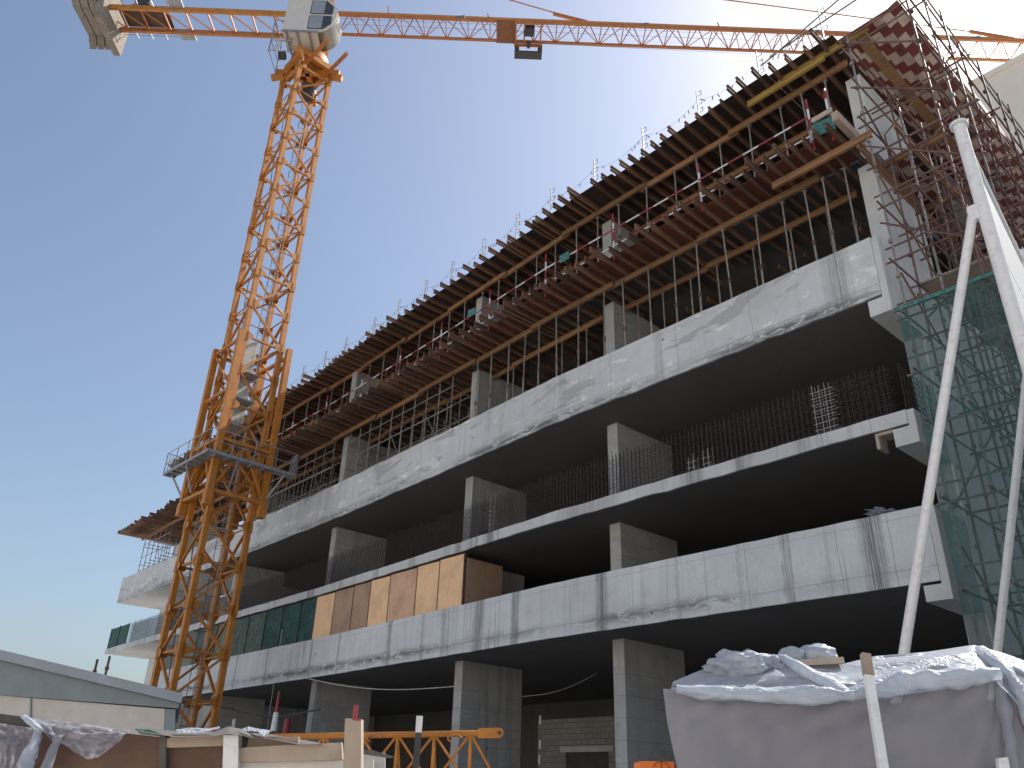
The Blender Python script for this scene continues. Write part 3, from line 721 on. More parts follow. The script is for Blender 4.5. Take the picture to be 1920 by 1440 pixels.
for z0 in (3.5, 7.2, 10.2, 13.2, 15.6):
    for x in (rowsX[0]+.1, rowsX[2]-.08):
        for y in (17.6, 21.6, 25.6):
            mb = MB(); s_ = random.choice((-1, 1)); a, b = (y, y+3.8) if s_ > 0 else (y+3.8, y)
            mb.tube((x, a, z0), (x, b, z0+2.9), .026, 6); obj('brace', mb, M['tube'], sc)
for z0 in (13.0, 15.5, 17.6, 19.3):
    mb = MB(); mb.tube((-6.15, 17.45, z0+1.6), (-4.1, 17.45, z0), .026, 6); obj('brace', mb, M['tube'], sc)
    mb = MB(); mb.tube((-6.35, 19.9, z0), (-4.1, 20.1, z0+1.7), .026, 6); obj('brace', mb, M['tube'], sc)
for z in (22.25, 22.7):
    mb = MB(); mb.tube((-4.25, 17.4, z), (-4.25, 31.0, z), .026, 6); obj('top_rail', mb, M['tube_light'], sc)
mb = MB(); mb.tube((-4.3, 17.45, 22.15), (-8.3, 17.45, 22.15), .026, 6); obj('top_rail', mb, M['tube_light'], sc)
mb = MB(); mb.tube((-4.9, 17.40, 22.75), (-8.6, 17.40, 21.95), .026, 6); obj('top_rail', mb, M['tube_light'], sc)
mb = MB(); mb.tube((-4.42, 17.45, 21.2), (-4.42, 17.45, 22.75), .035, 6); obj('corner_post', mb, M['galv'], sc)
for y in (18.9, 22.5):
    mb = MB(); mb.box(-6.1, -4.3, y, y+1.1, 13.42, 13.46); obj('scaffold_board', mb, M['pale_wood'], sc)
mb = MB(); mb.box(-6.1, -4.6, 24.9, 26.4, 15.1, 15.14); mb.box(-6.1, -4.9, 27.0, 29.4, 13.4, 13.45); obj('scaffold_board', mb, M['fence_brown'], sc)
# green net on the lower lifts
nt_ = thing('debris_net', 'green debris netting wrapped round the lower lifts of the right scaffold', 'net', (-5, 17.3, 4))
def netgrid(fn, nu, nv, mat, name):
    mb = MB(); mb.smooth = True
    vs = [fn(i/nu, j/nv) for i in range(nu+1) for j in range(nv+1)]
    fs = [(i*(nv+1)+j, (i+1)*(nv+1)+j, (i+1)*(nv+1)+j+1, i*(nv+1)+j+1) for i in range(nu) for j in range(nv)]
    mb.poly(vs, fs); return mb
n3 = lambda a, b, c=0: noise.noise(Vector((a, b, c)))
mb = netgrid(lambda u, v: (-6.12+u*4.0, 17.30+.07*n3(u*9, v*7), 2.0+v*9.95+.02*n3(u*12, 3)), 28, 40, 0, 'n'); obj('front_net', mb, M['net'], nt_)
mb = netgrid(lambda u, v: (-6.14+.05*n3(u*9, v*9, 4), 17.32+u*1.2, 2.0+v*9.9), 8, 40, 0, 'n'); obj('side_net', mb, M['net'], nt_)
mb = netgrid(lambda u, v: (-2.15+.05*n3(u*9, v*9, 7), 17.32+u*12, 2.0+v*9.9), 30, 30, 0, 'n'); obj('side_net', mb, M['net'], nt_)
mb = MB(); mb.tube((-6.2, 17.27, 11.98), (-2.2, 17.27, 11.98), .06, 6); mb.smooth = True; obj('rolled_hem', mb, M['teal'], nt_)

# ================================================================== tower crane
MC = Vector((-36.3, 14.3, 0)); s_ = 1.0; TH = R(2.0)
cr = thing('tower_crane', 'tall orange lattice tower crane with a long horizontal jib standing in front of the building', 'crane', MC)
ux = Vector((math.cos(TH), math.sin(TH), 0)); uy = Vector((-math.sin(TH), math.cos(TH), 0))
def mp(a, b, z): return MC+ux*a+uy*b+Vector((0,0,z))
corners = [(-1,-1),(1,-1),(1,1),(-1,1)]
ZT = 40.35
for a, b in corners:
    mb = MB(); mb.bar(mp(a*s_, b*s_, 0), mp(a*s_, b*s_, ZT), .24, .24, up=uy); obj('mast_chord', mb, M['crane'], cr)
nodes = [-.9+3.75*k for k in range(12)]
lat = [MB() for _ in range(4)]
for k in range(len(nodes)-1):
    z0 = max(0, nodes[k]); z1 = min(ZT, nodes[k+1]); zm = (nodes[k]+nodes[k+1])/2
    for f in range(4):
        (a0, b0), (a1, b1) = corners[f], corners[(f+1) % 4]
        P = lambda e, z: mp(a0*s_, b0*s_, z) if e == 0 else mp(a1*s_, b1*s_, z)
        e = 1 if f in (0, 1) else 0
        fl_ = 1-e
        if f == 0: st, en = 1, 0
        else: st, en = (0, 1) if f in (1, 2) else (1, 0)
        lat[f].bar(P(en, z0), P(st, zm), .12, .09)
        lat[f].bar(P(st, zm), P(en, z1), .12, .09)
        lat[f].bar(P(0, z1), P(1, z1), .12, .09)
        lat[f].bar(P(0, zm), P(1, zm), .05, .05)
    for a, b in corners:
        for z in (z1, zm):
            c = mp(a*s_, b*s_, z); gus = MB()
            gus.poly(*[(lambda bb: (bb.v, bb.f))(MB().bar(c-Vector((0,0,.24)), c+Vector((0,0,.24)), .29, .29, up=uy))][0])
            gg = MB(); d1 = -ux*a; gg.prism([c+uy*b*.13+Vector((0,0,.3)), c+uy*b*.13-Vector((0,0,.3)), c+uy*b*.13+d1*.38-Vector((0,0,.1)), c+uy*b*.13+d1*.38+Vector((0,0,.1))], uy*b*.015); gus.poly(gg.v, gg.f)
            gg = MB(); d1 = -uy*b; gg.prism([c+ux*a*.13+Vector((0,0,.3)), c+ux*a*.13-Vector((0,0,.3)), c+ux*a*.13+d1*.38-Vector((0,0,.1)), c+ux*a*.13+d1*.38+Vector((0,0,.1))], ux*a*.015); gus.poly(gg.v, gg.f)
            obj('gusset_plate', gus, M['crane'], cr)
for l in lat: obj('mast_bracing', l, M['crane'], cr)
# ladder with hoops, power cable
mb = MB()
lxp = mp(.35, .3, 0)
for dx in (-.2, .2): mb.tube(lxp+Vector((dx,0,1)), lxp+Vector((dx,0,ZT-2)), .018, 4)
z = 1.0
while z < ZT-2: mb.tube(lxp+Vector((-.2,0,z)), lxp+Vector((.2,0,z)), .012, 4); z += .3
obj('ladder', mb, M['galv'], cr)
mb = MB(); z = 3.0
while z < ZT-2:
    mb.path([lxp+Vector((.34*math.cos(t_), -.34*math.sin(t_)-.05, z)) for t_ in [math.pi*j/7 for j in range(8)]], .011, 4); z += .75
for t_ in (.6, 1.57, 2.5): mb.tube(lxp+Vector((.34*math.cos(t_), -.34*math.sin(t_)-.05, 3)), lxp+Vector((.34*math.cos(t_), -.34*math.sin(t_)-.05, ZT-2)), .008, 4)
obj('ladder_hoops', mb, M['dark'], cr)
mb = MB(); pts = [mp(-.82+.05*math.sin(k*.9), -.55+.08*math.sin(k*1.7), 4+k*1.2) for k in range(31)]; mb.path(pts, .022, 5); obj('power_cable', mb, M['dark'], cr)
# climbing cage round the mast
cg = obj('climbing_cage', MB().bar(mp(-1.32, -1.32, 13.3), mp(-1.32, -1.32, 21.5), .28, .28, up=uy), M['crane'], cr)
for a, b in corners[1:]:
    obj('cage_post', MB().bar(mp(a*1.32, b*1.32, 13.3), mp(a*1.32, b*1.32, 21.6), .28, .28, up=uy), M['crane'], cg)
for f in range(4):
    mb = MB(); (a0, b0), (a1, b1) = corners[f], corners[(f+1) % 4]
    P = lambda e, z: mp((a1 if e else a0)*1.32, (b1 if e else b0)*1.32, z)
    if f == 1: zz = (13.4, 15.9)
    else: zz = (13.4, 15.9, 18.5, 21.2)
    for z in zz: mb.bar(P(0, z), P(1, z), .20 if z < 16 else .12, .16)
    if f in (3, 2, 0):
        for i, (za, zb) in enumerate(((15.9, 18.5), (18.5, 21.2))):
            mb.bar(P(i % 2, za), P(1-i % 2, zb), .10, .08)
    mid = (P(0, 15.9)+P(1, 15.9))/2
    mb.bar(P(0, 13.4), mid, .15, .12); mb.bar(P(1, 13.4), mid, .15, .12)
    obj('cage_bracing', mb, M['crane'], cg)
    mb = MB(); mb.bar(P(0, 12.7), P(0, 13.3), .34, .34, up=uy); obj('cage_foot', mb, M['crane'], cg)
mb = MB(); mb.box(0, 0.001, 0, 0.001, 0, 0.001); mb = MB()
c0 = mp(-.35, -.35, 0); mb.box(c0.x-.35, c0.x+.55, c0.y-.1, c0.y+.5, 17.4, 21.9); obj('hydraulic_box', mb, M['cab'], cg)
mb = MB()
for z in (16.9, 18.3, 19.7): mb = MB(); mb.box(MC.x-.1, MC.x+.95, MC.y-.75, MC.y+.2, z, z+.06); obj('landing', mb, M['galv'], cr)
# platform with railing
PZ = 14.9
def pq(x, y): v = atz(x, y, PZ); return v
P0 = Vector((MC.x+1.75-.0, MC.y-1.9, PZ))
plat = MB()
X0, X1, Y0, Y1 = MC.x-2.35, MC.x+2.0, MC.y-2.25, MC.y+2.5
PX = mp
def ring(mb, a0, a1, b0, b1, z0, z1):
    vs = [mp(a, b, z) for z in (z0, z1) for a, b in ((a0,b0),(a1,b0),(a1,b1),(a0,b1))]
    mb.poly(vs, [(0,3,2,1),(4,5,6,7),(0,1,5,4),(1,2,6,5),(2,3,7,6),(3,0,4,7)])
# walkway on the left(-X), front(-Y) and right(+X) sides
ring(plat, -2.75, 1.42, -2.0, -1.45, PZ, PZ+.05); ring(plat, 1.423, 1.98, -2.0, 2.4, PZ, PZ+.05)
po = obj('platform', plat, M['galv'], cr)
mb = MB()
loop = [mp(-2.75, -1.45, PZ), mp(-2.75, -2.0, PZ), mp(1.98, -2.0, PZ), mp(1.98, 2.4, PZ), mp(1.45, 2.4, PZ)]
for a, b in zip(loop, loop[1:]): mb.bar(a+Vector((0,0,.03)), b+Vector((0,0,.03)), .05, .14)
obj('edge_beam', mb, M['galv'], po)
mb = MB()
for h in (.55, 1.1):
    for a, b in zip(loop, loop[1:]): mb.tube(a+Vector((0,0,h)), b+Vector((0,0,h)), .02, 5)
for a, b in zip(loop, loop[1:]):
    for k in range(5): q = a+(b-a)*k/4; mb.tube(q, q+Vector((0,0,1.1)), .02, 5)
obj('railing', mb, M['galv'], po)
mb = MB()
for k in range(7):
    mb = MB(); mb.bar(mp(-2.5+k*.6, -1.98, PZ-.04), mp(-2.5+k*.6, -1.47, PZ-.04), .05, .07); obj('cross_bearer', mb, M['galv'], po)
for k in range(7):
    mb = MB(); mb.bar(mp(1.45, -1.6+k*.6, PZ-.04), mp(1.96, -1.6+k*.6, PZ-.04), .05, .07); obj('cross_bearer', mb, M['galv'], po)
for p_, q_ in (((-2.4,-1.7),(-1.4,-1.4)), ((-.4,-1.9),(-.4,-1.4)), ((1.9,-.5),(1.4,-.5)), ((1.9,1.9),(1.4,1.4))):
    mb = MB(); mb.bar(mp(*p_, PZ-.05), mp(*q_, PZ-1.3), .07); obj('knee_brace', mb, M['galv'], po)
# slewing part
JA = R(41.0); J = Vector((math.sin(JA), math.cos(JA), 0)); N = Vector((J.y, -J.x, 0))  # N points to the right-hand / camera side
if N.dot(EYE-MC) < 0: N = -N
def jp(s, n_, z): return MC+J*s+N*n_+Vector((0,0,z))
JZ = 45.6
mb = MB(); mb.smooth = True; mb.tube(mp(0,0,41.75), mp(0,0,42.25), 1.15, 24); mb.tube(mp(0,0,42.25), mp(0,0,42.45), 1.0, 24); obj('slewing_ring', mb, M['crane'], cr)
mb = MB()
for a, b in corners:
    mb.bar(mp(a*1.0, b*1.0, 40.2), mp(a*.72, b*.72, 41.8), .28, .28, up=uy)
    mb.bar(mp(a*1.05, b*1.05, 40.9), mp(a*1.55, b*1.55, 40.75), .30, .34)
for f in range(4):
    (a0, b0), (a1, b1) = corners[f], corners[(f+1) % 4]
    mb.bar(mp(a0, b0, 41.5), mp(a1, b1, 41.5), .25, .40); mb.bar(mp(a0*1.05, b0*1.05, 40.5), mp(a1*.05+a0*.5, b1*.05+b0*.5, 41.3), .12)
mb.bar(mp(-1.4, -1.4, 41.2), mp(1.4, 1.4, 41.2), .25, .35); mb.bar(mp(-1.4, 1.4, 41.2), mp(1.4, -1.4, 41.2), .25, .35)
obj('ring_support', mb, M['crane'], cr)
mb = MB()
for a in (-.45, .45): mb.bar(mp(a-.6, -1.2, 40.6), mp(a+1.5, -.2, 43.2) if False else jp(2.9, a*1.1+.3, 43.0), .20, .16) if False else mb.bar(mp(-1.0, a*1.5, 40.75), mp(3.4, a*1.5, 40.75), .16, .22)
obj('loading_beam', mb, M['crane_red'], cr)
mb = MB()
for a in (-.7, .7):
    for b in (-.7, .7):
        mb.bar(jp(a, b, 42.4), jp(a*.95, b*1.05, 46.9), .20, .20)
        mb.bar(jp(a, b, 42.5), jp(-a, b, 44.4), .09); mb.bar(jp(a, b, 42.5), jp(a, -b, 44.4), .09); mb.bar(jp(-a, b, 44.4), jp(a, b, 46.5), .09)
mb.bar(jp(.7, -.7, 46.9), jp(0, 0, 53.0), .18); mb.bar(jp(.7, .7, 46.9), jp(0, 0, 53.0), .18); mb.bar(jp(-.7, -.7, 46.9), jp(0, 0, 53.0), .18); mb.bar(jp(-.7, .7, 46.9), jp(0, 0, 53.0), .18)
obj('tower_top', mb, M['crane'], cr)
mb = MB(); mb.smooth = True
mb.tube(jp(.3, .3, 38.9), jp(.3, .3, 39.7), .42, 14); obj('cable_drum', mb, M['dark'], cr)
# cab: flat side panel with a rounded nose towards the jib tip
cab_n0, cab_n1, cz0, cz1 = .95, 2.45, 42.0, 44.85
prof = [(-1.15, cz0), (.95, cz0)]
for k in range(11):
    t_ = -math.pi/2+math.pi*k/10*.92
    prof.append((.95+1.02*math.cos(t_), (cz0+cz1)/2+(cz1-cz0)/2*math.sin(t_)))
prof += [(.6, cz1), (-1.15, cz1)]
mb = MB(); mb.prism([jp(s, cab_n0, z) for s, z in prof], N*(cab_n1-cab_n0))
cab = obj('operator_cab', mb, M['cab'], cr)
mb = MB(); mb.prism([jp(s, cab_n0-.02, z) for s, z in prof[1:9]]+[jp(.95, cab_n0-.02, (cz0+cz1)/2)], N*.01); 
nose = []
for k in range(9):
    t_ = -math.pi/2+math.pi*k/10*.92
    nose.append((.95+1.045*math.cos(t_), (cz0+cz1)/2+((cz1-cz0)/2+.025)*math.sin(t_)))
mb = MB(); mb.smooth = True
vs = [jp(s, n_, z) for n_ in (cab_n0+.05, cab_n1-.07) for s, z in nose]
mb.poly(vs, [(k, k+1, 9+k+1, 9+k) for k in range(8)]); obj('nose_panel', mb, M['cabdark'], cab)
def win(s0, s1, z0, z1, cut, mat_l):
    n_ = cab_n1+.012
    base = [(s0+.06, z0), (s1-(.45 if cut < 0 else .08), z0), (s1, z0+(.5 if cut < 0 else .1)), (s1, z1-(.5 if cut > 0 else .1)), (s1-(.45 if cut > 0 else .08), z1), (s0+.06, z1), (s0, z1-.08), (s0, z0+.08)]
    f_ = MB(); f_.prism([jp(s, n_-.01, z) for s, z in base], N*.02); fo = obj('window', f_, M['dark'], cab)
    ins = [(s+(.05 if s < (s0+s1)/2 else -.05), z+(.05 if z < (z0+z1)/2 else -.05)) for s, z in base]
    p_ = MB(); p_.prism([jp(s, n_+.012, z) for s, z in ins], N*.01); obj('pane', p_, M['glass'], fo)
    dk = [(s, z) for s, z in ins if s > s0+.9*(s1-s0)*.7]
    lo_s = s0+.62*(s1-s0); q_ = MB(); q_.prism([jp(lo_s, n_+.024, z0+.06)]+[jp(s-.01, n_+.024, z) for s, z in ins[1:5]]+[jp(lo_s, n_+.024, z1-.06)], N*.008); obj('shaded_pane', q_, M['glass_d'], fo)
win(.30, 1.68, 43.50, 44.68, 1, 0); win(.30, 1.68, 42.20, 43.36, -1, 0)
mb = MB(); mb.box(0,0,0,0,0,0) if False else None
for s in (-.95, -.3, .45): mb.bar(jp(s, cab_n0-.2, cz0-.06), jp(s, cab_n1+.05, cz0-.06), .08, .1)
mb.bar(jp(-1.15, cab_n1+.03, cz0-.05), jp(1.0, cab_n1+.03, cz0-.05), .09, .12)
obj('cab_frame', mb, M['galv'], cab)
# service platform and stair left of the cab
mb = MB()
a_, b_ = -1.9, -.7
for n_ in (.2, 1.9):
    for s in (a_, b_): mb.tube(jp(s, n_, 40.8), jp(s, n_, 43.6), .045, 5)
for z in (40.9, 41.8, 42.6, 43.5):
    mb.tube(jp(a_, 1.9, z), jp(b_, 1.9, z), .04, 5); mb.tube(jp(a_, .2, z), jp(a_, 1.9, z), .025, 5)
for k in range(8): mb.tube(jp(-1.95, 1.6-.15*k, 41.4+.3*k), jp(-1.45, 1.6-.15*k, 41.4+.3*k), .02, 4)
obj('access_ladder', mb, M['galv'], cr)
mb = MB(); mb.smooth = True; mb.tube(jp(-1.6, 1.0, 41.5), jp(-1.2, 1.0, 41.5), .25, 10); obj('slewing_motor', mb, M['dark'], cr)
# jib truss
W2, JH = .75, 1.05
L = 52.0; S0 = 1.2
jz = lambda s: JZ
jib = obj('jib', MB().bar(jp(S0, 0, JZ+JH), jp(L, 0, JZ+JH), .20, .20), M['jib_top'], cr)
for sgn in (-1, 1): obj('bottom_chord', MB().bar(jp(S0, sgn*W2, JZ), jp(L, sgn*W2, JZ), .15, .15), M['crane_red'], jib)
mb = MB(); s = S0; i = 0; st = 1.42
while s < L-st:
    for sgn in (-1, 1):
        mb.tube(jp(s, sgn*W2, JZ), jp(s+st/2, 0, JZ+JH), .035, 5); mb.tube(jp(s+st/2, 0, JZ+JH), jp(s+st, sgn*W2, JZ), .035, 5)
    mb.tube(jp(s, -W2, JZ), jp(s, W2, JZ), .035, 5)
    if s < 26: mb.tube(jp(s, W2*(1 if i % 2 else -1), JZ), jp(s+st, W2*(-1 if i % 2 else 1), JZ), .028, 5)
    else: mb.tube(jp(s, W2, JZ), jp(s+st/2, -W2, JZ), .028, 5); mb.tube(jp(s+st/2, -W2, JZ), jp(s+st, W2, JZ), .028, 5)
    s += st; i += 1
obj('jib_lacing', mb, M['crane_red'], jib)
for s in (8.6, 20.4, 31.4, 41.8):
    mb = MB(); mb.box(-.28, .28, -.12, .12, -.14, .14); o_ = MB(); c_ = jp(s+.6, W2+.35 if False else W2*.6, JZ+.35)
    o_.prism([c_-J*.3-Vector((0,0,.16)), c_+J*.3-Vector((0,0,.02)), c_+J*.3+Vector((0,0,.22)), c_-J*.3+Vector((0,0,.12))], N*.18)
    obj('floodlight', o_, M['tube_light'], jib)
for s in (4.5, 11, 26, 38, 46): obj('light_post', MB().bar(jp(s, W2*.2, JZ+JH), jp(s-.1, W2*.2, JZ+JH+.75 if s < 5 else JZ+JH+.35), .05), M['crane_red'], jib)
mb = MB(); mb.tube(jp(1.5, .1, JZ+.45), jp(L, .1, JZ+.45), .010, 4); mb.tube(jp(1.5, -.2, JZ+.3), jp(L, -.2, JZ+.3), .010, 4); mb.path([jp(12.6+k*3, -.5, JZ-.35-.25*math.sin(math.pi*k/12)) for k in range(13)], .010, 4)
obj('trolley_rope', mb, M['dark'], jib)
# trolley with maintenance basket
tr = obj('trolley', MB().box(0,0.01,0,0.01,0,0.01), M['crane_red'], cr)
bpy.data.objects.remove(tr)
mb = MB()
mb.prism([jp(11.55, -W2-.1, JZ-.12), jp(12.75, -W2-.1, JZ-.12), jp(12.75, W2+.1, JZ-.12), jp(11.55, W2+.1, JZ-.12)], (0,0,.10))
tr = obj('trolley', mb, M['trolley'], cr)
mb = MB()
for n_ in (-W2-.12, W2+.12): mb.bar(jp(12.7, n_, JZ-.2), jp(14.5, n_, JZ-.2), .10, .2)
for s in (12.8, 13.35, 14.4): mb.bar(jp(s, -W2-.12, JZ-.2), jp(s, W2+.12, JZ-.2), .10, .12)
obj('trolley_frame', mb, M['crane_red'], tr)
mb = MB(); mb.smooth = True; mb.tube(jp(13.3, .15, JZ-.05), jp(13.95, .15, JZ-.05), .36, 12); mb.tube(jp(13.55, -.75, JZ-.3), jp(13.75, -.75, JZ-.3), .22, 10); obj('hoist_pulley', mb, M['dark'], tr)
mb = MB()
mb.prism([jp(12.75, -W2-.25, JZ-.6), jp(14.55, -W2-.25, JZ-.6), jp(14.55, -W2-.9, JZ-.6), jp(12.75, -W2-.9, JZ-.6)], (0,0,.06))
for s in (12.9, 14.4): mb.bar(jp(s, -W2-.12, JZ-.1), jp(s, -W2-.3, JZ-.6), .3, .06)
for s in (12.78, 14.52): mb.bar(jp(s, -W2-.9, JZ-.55), jp(s, -W2-.9, JZ+.3), .05)
obj('maintenance_basket', mb, M['dark'], tr)
# pendants
mb = MB(); mb.tube(jp(0, 0, 53.0), jp(17.0, 0, JZ+JH+.25), .045, 5); mb.tube(jp(0, 0, 53.0), jp(44.5, 0, JZ+JH+.4), .045, 5)
mb.bar(jp(15.2, 0, 46.9+.52), jp(17.4, 0, JZ+JH+.1), .14, .2); mb.bar(jp(42.6, 0, JZ+JH+.65), jp(45.4, 0, JZ+JH+.1), .14, .22); mb.tube(jp(27.6, 0, 50.15), jp(28.2, 0, 50.05), .11, 6)
obj('pendant_bar', mb, M['crane_red'], cr)
# counter jib
CJL = -14.2; CZ = 45.35
cj = obj('counter_jib', MB().bar(jp(-.8, W2+.1, CZ), jp(CJL, W2+.1, CZ), .16, .36), M['crane'], cr)
obj('side_beam', MB().bar(jp(-.8, -W2-.1, CZ), jp(CJL, -W2-.1, CZ), .16, .36), M['crane_red'], cj)
mb = MB(); s = -1.2
while s > CJL:
    mb.bar(jp(s, -W2, CZ), jp(s, W2, CZ), .08, .12); mb.bar(jp(s, -W2, CZ), jp(s-1.4, W2, CZ), .07); s -= 1.4
obj('cross_bracing', mb, M['crane_red'], cj)
mb = MB()
mb.prism([jp(-9.4, -W2, CZ+.2), jp(-12.4, -W2, CZ+.2), jp(-12.4, W2, CZ+.2), jp(-9.4, W2, CZ+.2)], (0,0,.05)); obj('winch_deck', mb, M['fence_brown'], cj)
mb = MB(); mb.smooth = True
mb.tube(jp(-11.0, -.7, CZ+.75), jp(-11.0, .9, CZ+.75), .5, 14); mb.tube(jp(-13.3, -.4, CZ+.7), jp(-13.3, .8, CZ+.7), .4, 12); obj('winch', mb, M['dark'], cj)
mb = MB()
for n_, o2 in ((W2+1.0, W2), (-W2-.75, -W2)):
    for h in (.3, .95): mb.tube(jp(-8.2, n_, CZ+h), jp(CJL+.3, n_, CZ+h), .022, 5)
    k = -8.2
    while k > CJL+.3: mb.tube(jp(k, n_, CZ+.02), jp(k, n_, CZ+1.0), .022, 5); mb.bar(jp(k, o2, CZ), jp(k, n_, CZ), .05, .06); k -= .95
    mb.prism([jp(-8.2, n_, CZ), jp(-8.2, o2, CZ), jp(-9.1, o2, CZ), jp(-9.1, n_, CZ)], (0,0,.05))
obj('walkway_railing', mb, M['galv'], cj)
for k in range(4):
    s = -12.9-k*.52; lo = 43.9 if k else 43.0
    mb = MB(); n0, n1 = -1.5, 1.55
    if k == 0: n0 = -1.7
    mb.prism([jp(s, n1, 45.0), jp(s, n1, 46.9), jp(s, n0, 46.9), jp(s, n0, 44.2 if k else 43.9), jp(s, n0+.5, lo+.9), jp(s, n1-.3, lo+.9)], -J*.46)
    obj('counterweight', mb, M['weight'], cr)
mb = MB(); mb.tube(jp(0, 0, 53.0), jp(-13.5, 0, CZ+.6), .05, 5); obj('pendant_bar', mb, M['crane_red'], cr)

# ================================================================== neighbouring building behind the scaffold
nb = thing('neighbour_building', 'plain cream rendered building rising behind the scaffold at the right edge', 'building', (2, 52, 0))
mb = MB(); mb.box(-12, 22, 45, 62, 0, 41.6); obj('wall', mb, M['cream'], nb)
mb = MB(); mb.box(-12.15, 22.15, 44.85, 62.15, 41.6, 42.0); obj('parapet', mb, M['cream'], nb)

# ================================================================== white hoarding frame on the right
PB = atz(1806, 262, 8.84); P2 = atz(1916, 494, 8.84); PB.z = P2.z = 0; dirp = (P2-PB).normalized()
HR = .072
ho = thing('hoarding_frame', 'tall white tubular hoarding frame with ribbed panels and slanted braces at the right edge', 'hoarding', PB)
mb = MB(); mb.smooth = True; mb.tube(PB, PB+Vector((0,0,9.05)), HR, 20); obj('post', mb, M['white'], ho)
mb = MB(); mb.smooth = True; mb.tube(PB+Vector((0,0,9.05)), PB+Vector((0,0,9.09)), .105, 20); mb.tube(PB+Vector((0,0,8.84))+dirp*.05, PB+Vector((0,0,8.84))+dirp*.26, .05, 12); obj('cap_flange', mb, M['white'], ho)
mb = MB(); mb.smooth = True; mb.tube(P2, P2+Vector((0,0,9.05)), HR, 20); obj('post', mb, M['white'], ho)
mb = MB(); mb.smooth = True; mb.tube(PB+dirp*.1+Vector((0,0,8.84)), P2+Vector((0,0,8.84)), .045, 10); obj('top_rail', mb, M['white'], ho)
zt = 8.62
for k in range(6):
    z1 = zt-1.25*k; z0 = z1-1.22
    mb = MB(); a = PB+dirp*.075; b = P2-dirp*.075; nn = Vector((dirp.y, -dirp.x, 0))*.02
    mb.prism([a+Vector((0,0,z0)), b+Vector((0,0,z0)), b+Vector((0,0,z1)), a+Vector((0,0,z1))], nn)
    po_ = obj('panel', mb, M['white'], ho)
    mb = MB(); mb.bar(a+Vector((0,0,z1-.02))-nn*.8, b+Vector((0,0,z1-.02))-nn*.8, .03, .045); obj('panel_rail', mb, M['galv'], po_)
def brace(top, px0, px1, dist):
    pass
A0 = fg(1822, 402, PB.dot(FH)*1.0); 
A0 = PB+Vector((0,0,7.75))-Vector((dirp.y,-dirp.x,0))*.12
def brace_to(A, bx, by, rad):
    # brace lies in the vertical plane square to the panel; its foot is where that plane and the photo's line meet the ground
    q = Vector((dirp.y, -dirp.x, 0)); d = ray(bx, by)
    # point on the ray inside the plane through A spanned by q and z
    nrm = dirp; t_ = (A-EYE).dot(nrm)/d.dot(nrm); Bp = EYE+d*t_
    dr = (Bp-A); foot = A+dr*(A.z/(A.z-Bp.z))
    mb = MB(); mb.smooth = True; mb.tube(A, foot, rad, 16); obj('brace', mb, M['white'], ho)
    mb = MB(); mb.box(A.x-.03, A.x+.12, A.y-.04, A.y+.04, A.z-.08, A.z+.12); obj('brace_bracket', mb, M['white'], ho)
    return foot
brace_to(A0, 1695, 1225, .052)
brace_to(P2+Vector((0,0,7.75))-Vector((dirp.y,-dirp.x,0))*.12, 1871, 1215, .052)

# ================================================================== foreground right: stack under plastic film
def sheet(name, rows, dist, nu, parent, mat, wr=.02, fu=10, fv=6, label=None, cat=None, seed=0, smooth=True):
    """rows: polylines of photo pixels from top to bottom, each with its own distance; interpolated to a cloth"""
    def samp(pl, u):
        L = len(pl)-1; k = min(int(u*L), L-1); t = u*L-k
        return [pl[k][i]+(pl[k+1][i]-pl[k][i])*t for i in range(2)]
    nr = len(rows); sub = 7; grid = []
    for r_ in range((nr-1)*sub+1):
        v = r_/sub; k = min(int(v), nr-2); t = v-k; row = []
        for i in range(nu+1):
            u = i/nu; a = samp(rows[k], u); b = samp(rows[k+1], u)
            dd = dist[k]+(dist[k+1]-dist[k])*t
            x = a[0]+(b[0]-a[0])*t; y = a[1]+(b[1]-a[1])*t
            dd += wr*(noise.noise(Vector((u*fu+v*1.7, v*fv-u*3, seed)))+.5*noise.noise(Vector((u*fu*2.6+v*2, v*fv*2.2, seed+5))))
            row.append(fg(x, y, dd))
        grid.append(row)
    mb = MB(); mb.smooth = mb.soft = True; H = len(grid)
    mb.poly([p for r__ in grid for p in r__], [(j*(nu+1)+i, (j+1)*(nu+1)+i, (j+1)*(nu+1)+i+1, j*(nu+1)+i+1) for j in range(H-1) for i in range(nu)])
    return obj(name, mb, mat, parent, label, cat)
DS = 4.6
st_ = thing('covered_stack', 'large boxy stack wrapped in whitish translucent plastic film in the right foreground', 'covered stack', fg(1600, 1500, DS+.6)*1.0)
st_.location.z = 0
# core under the film: rounded load of boards
core = MB(); core.smooth = False
pts = [(1270,1325),(1400,1322),(1560,1322),(1700,1318),(1900,1310),(2120,1330),(2120,1640),(1300,1640)]
rr_ = ray(1262, 1400); rr_.z = 0; rr_.normalize()
core.prism([fg(x, y, DS+.12) for x, y in pts], rr_*1.0); obj('board_stack', core, plain('stack_board', (.20,.17,.155), .8), st_)
sheet('film_front', [[(1243,1291),(1400,1304),(1560,1310),(1700,1300),(1830,1275),(1900,1262),(1990,1300)],[(1252,1360),(1400,1372),(1560,1376),(1700,1372),(1850,1360),(1930,1350),(2010,1370)],[(1276,1470),(1400,1474),(1560,1478),(1700,1478),(1850,1478),(1960,1478),(2030,1478)],[(1290,1640),(1400,1640),(1560,1640),(1700,1640),(1850,1640),(1960,1640),(2030,1640)]], [DS-.02, DS-.04, DS-.05, DS-.03], 130, st_, plastic_mat('film_front_mat', (.33,.335,.39), .80, calm=True), .028, 14, .8, seed=1)
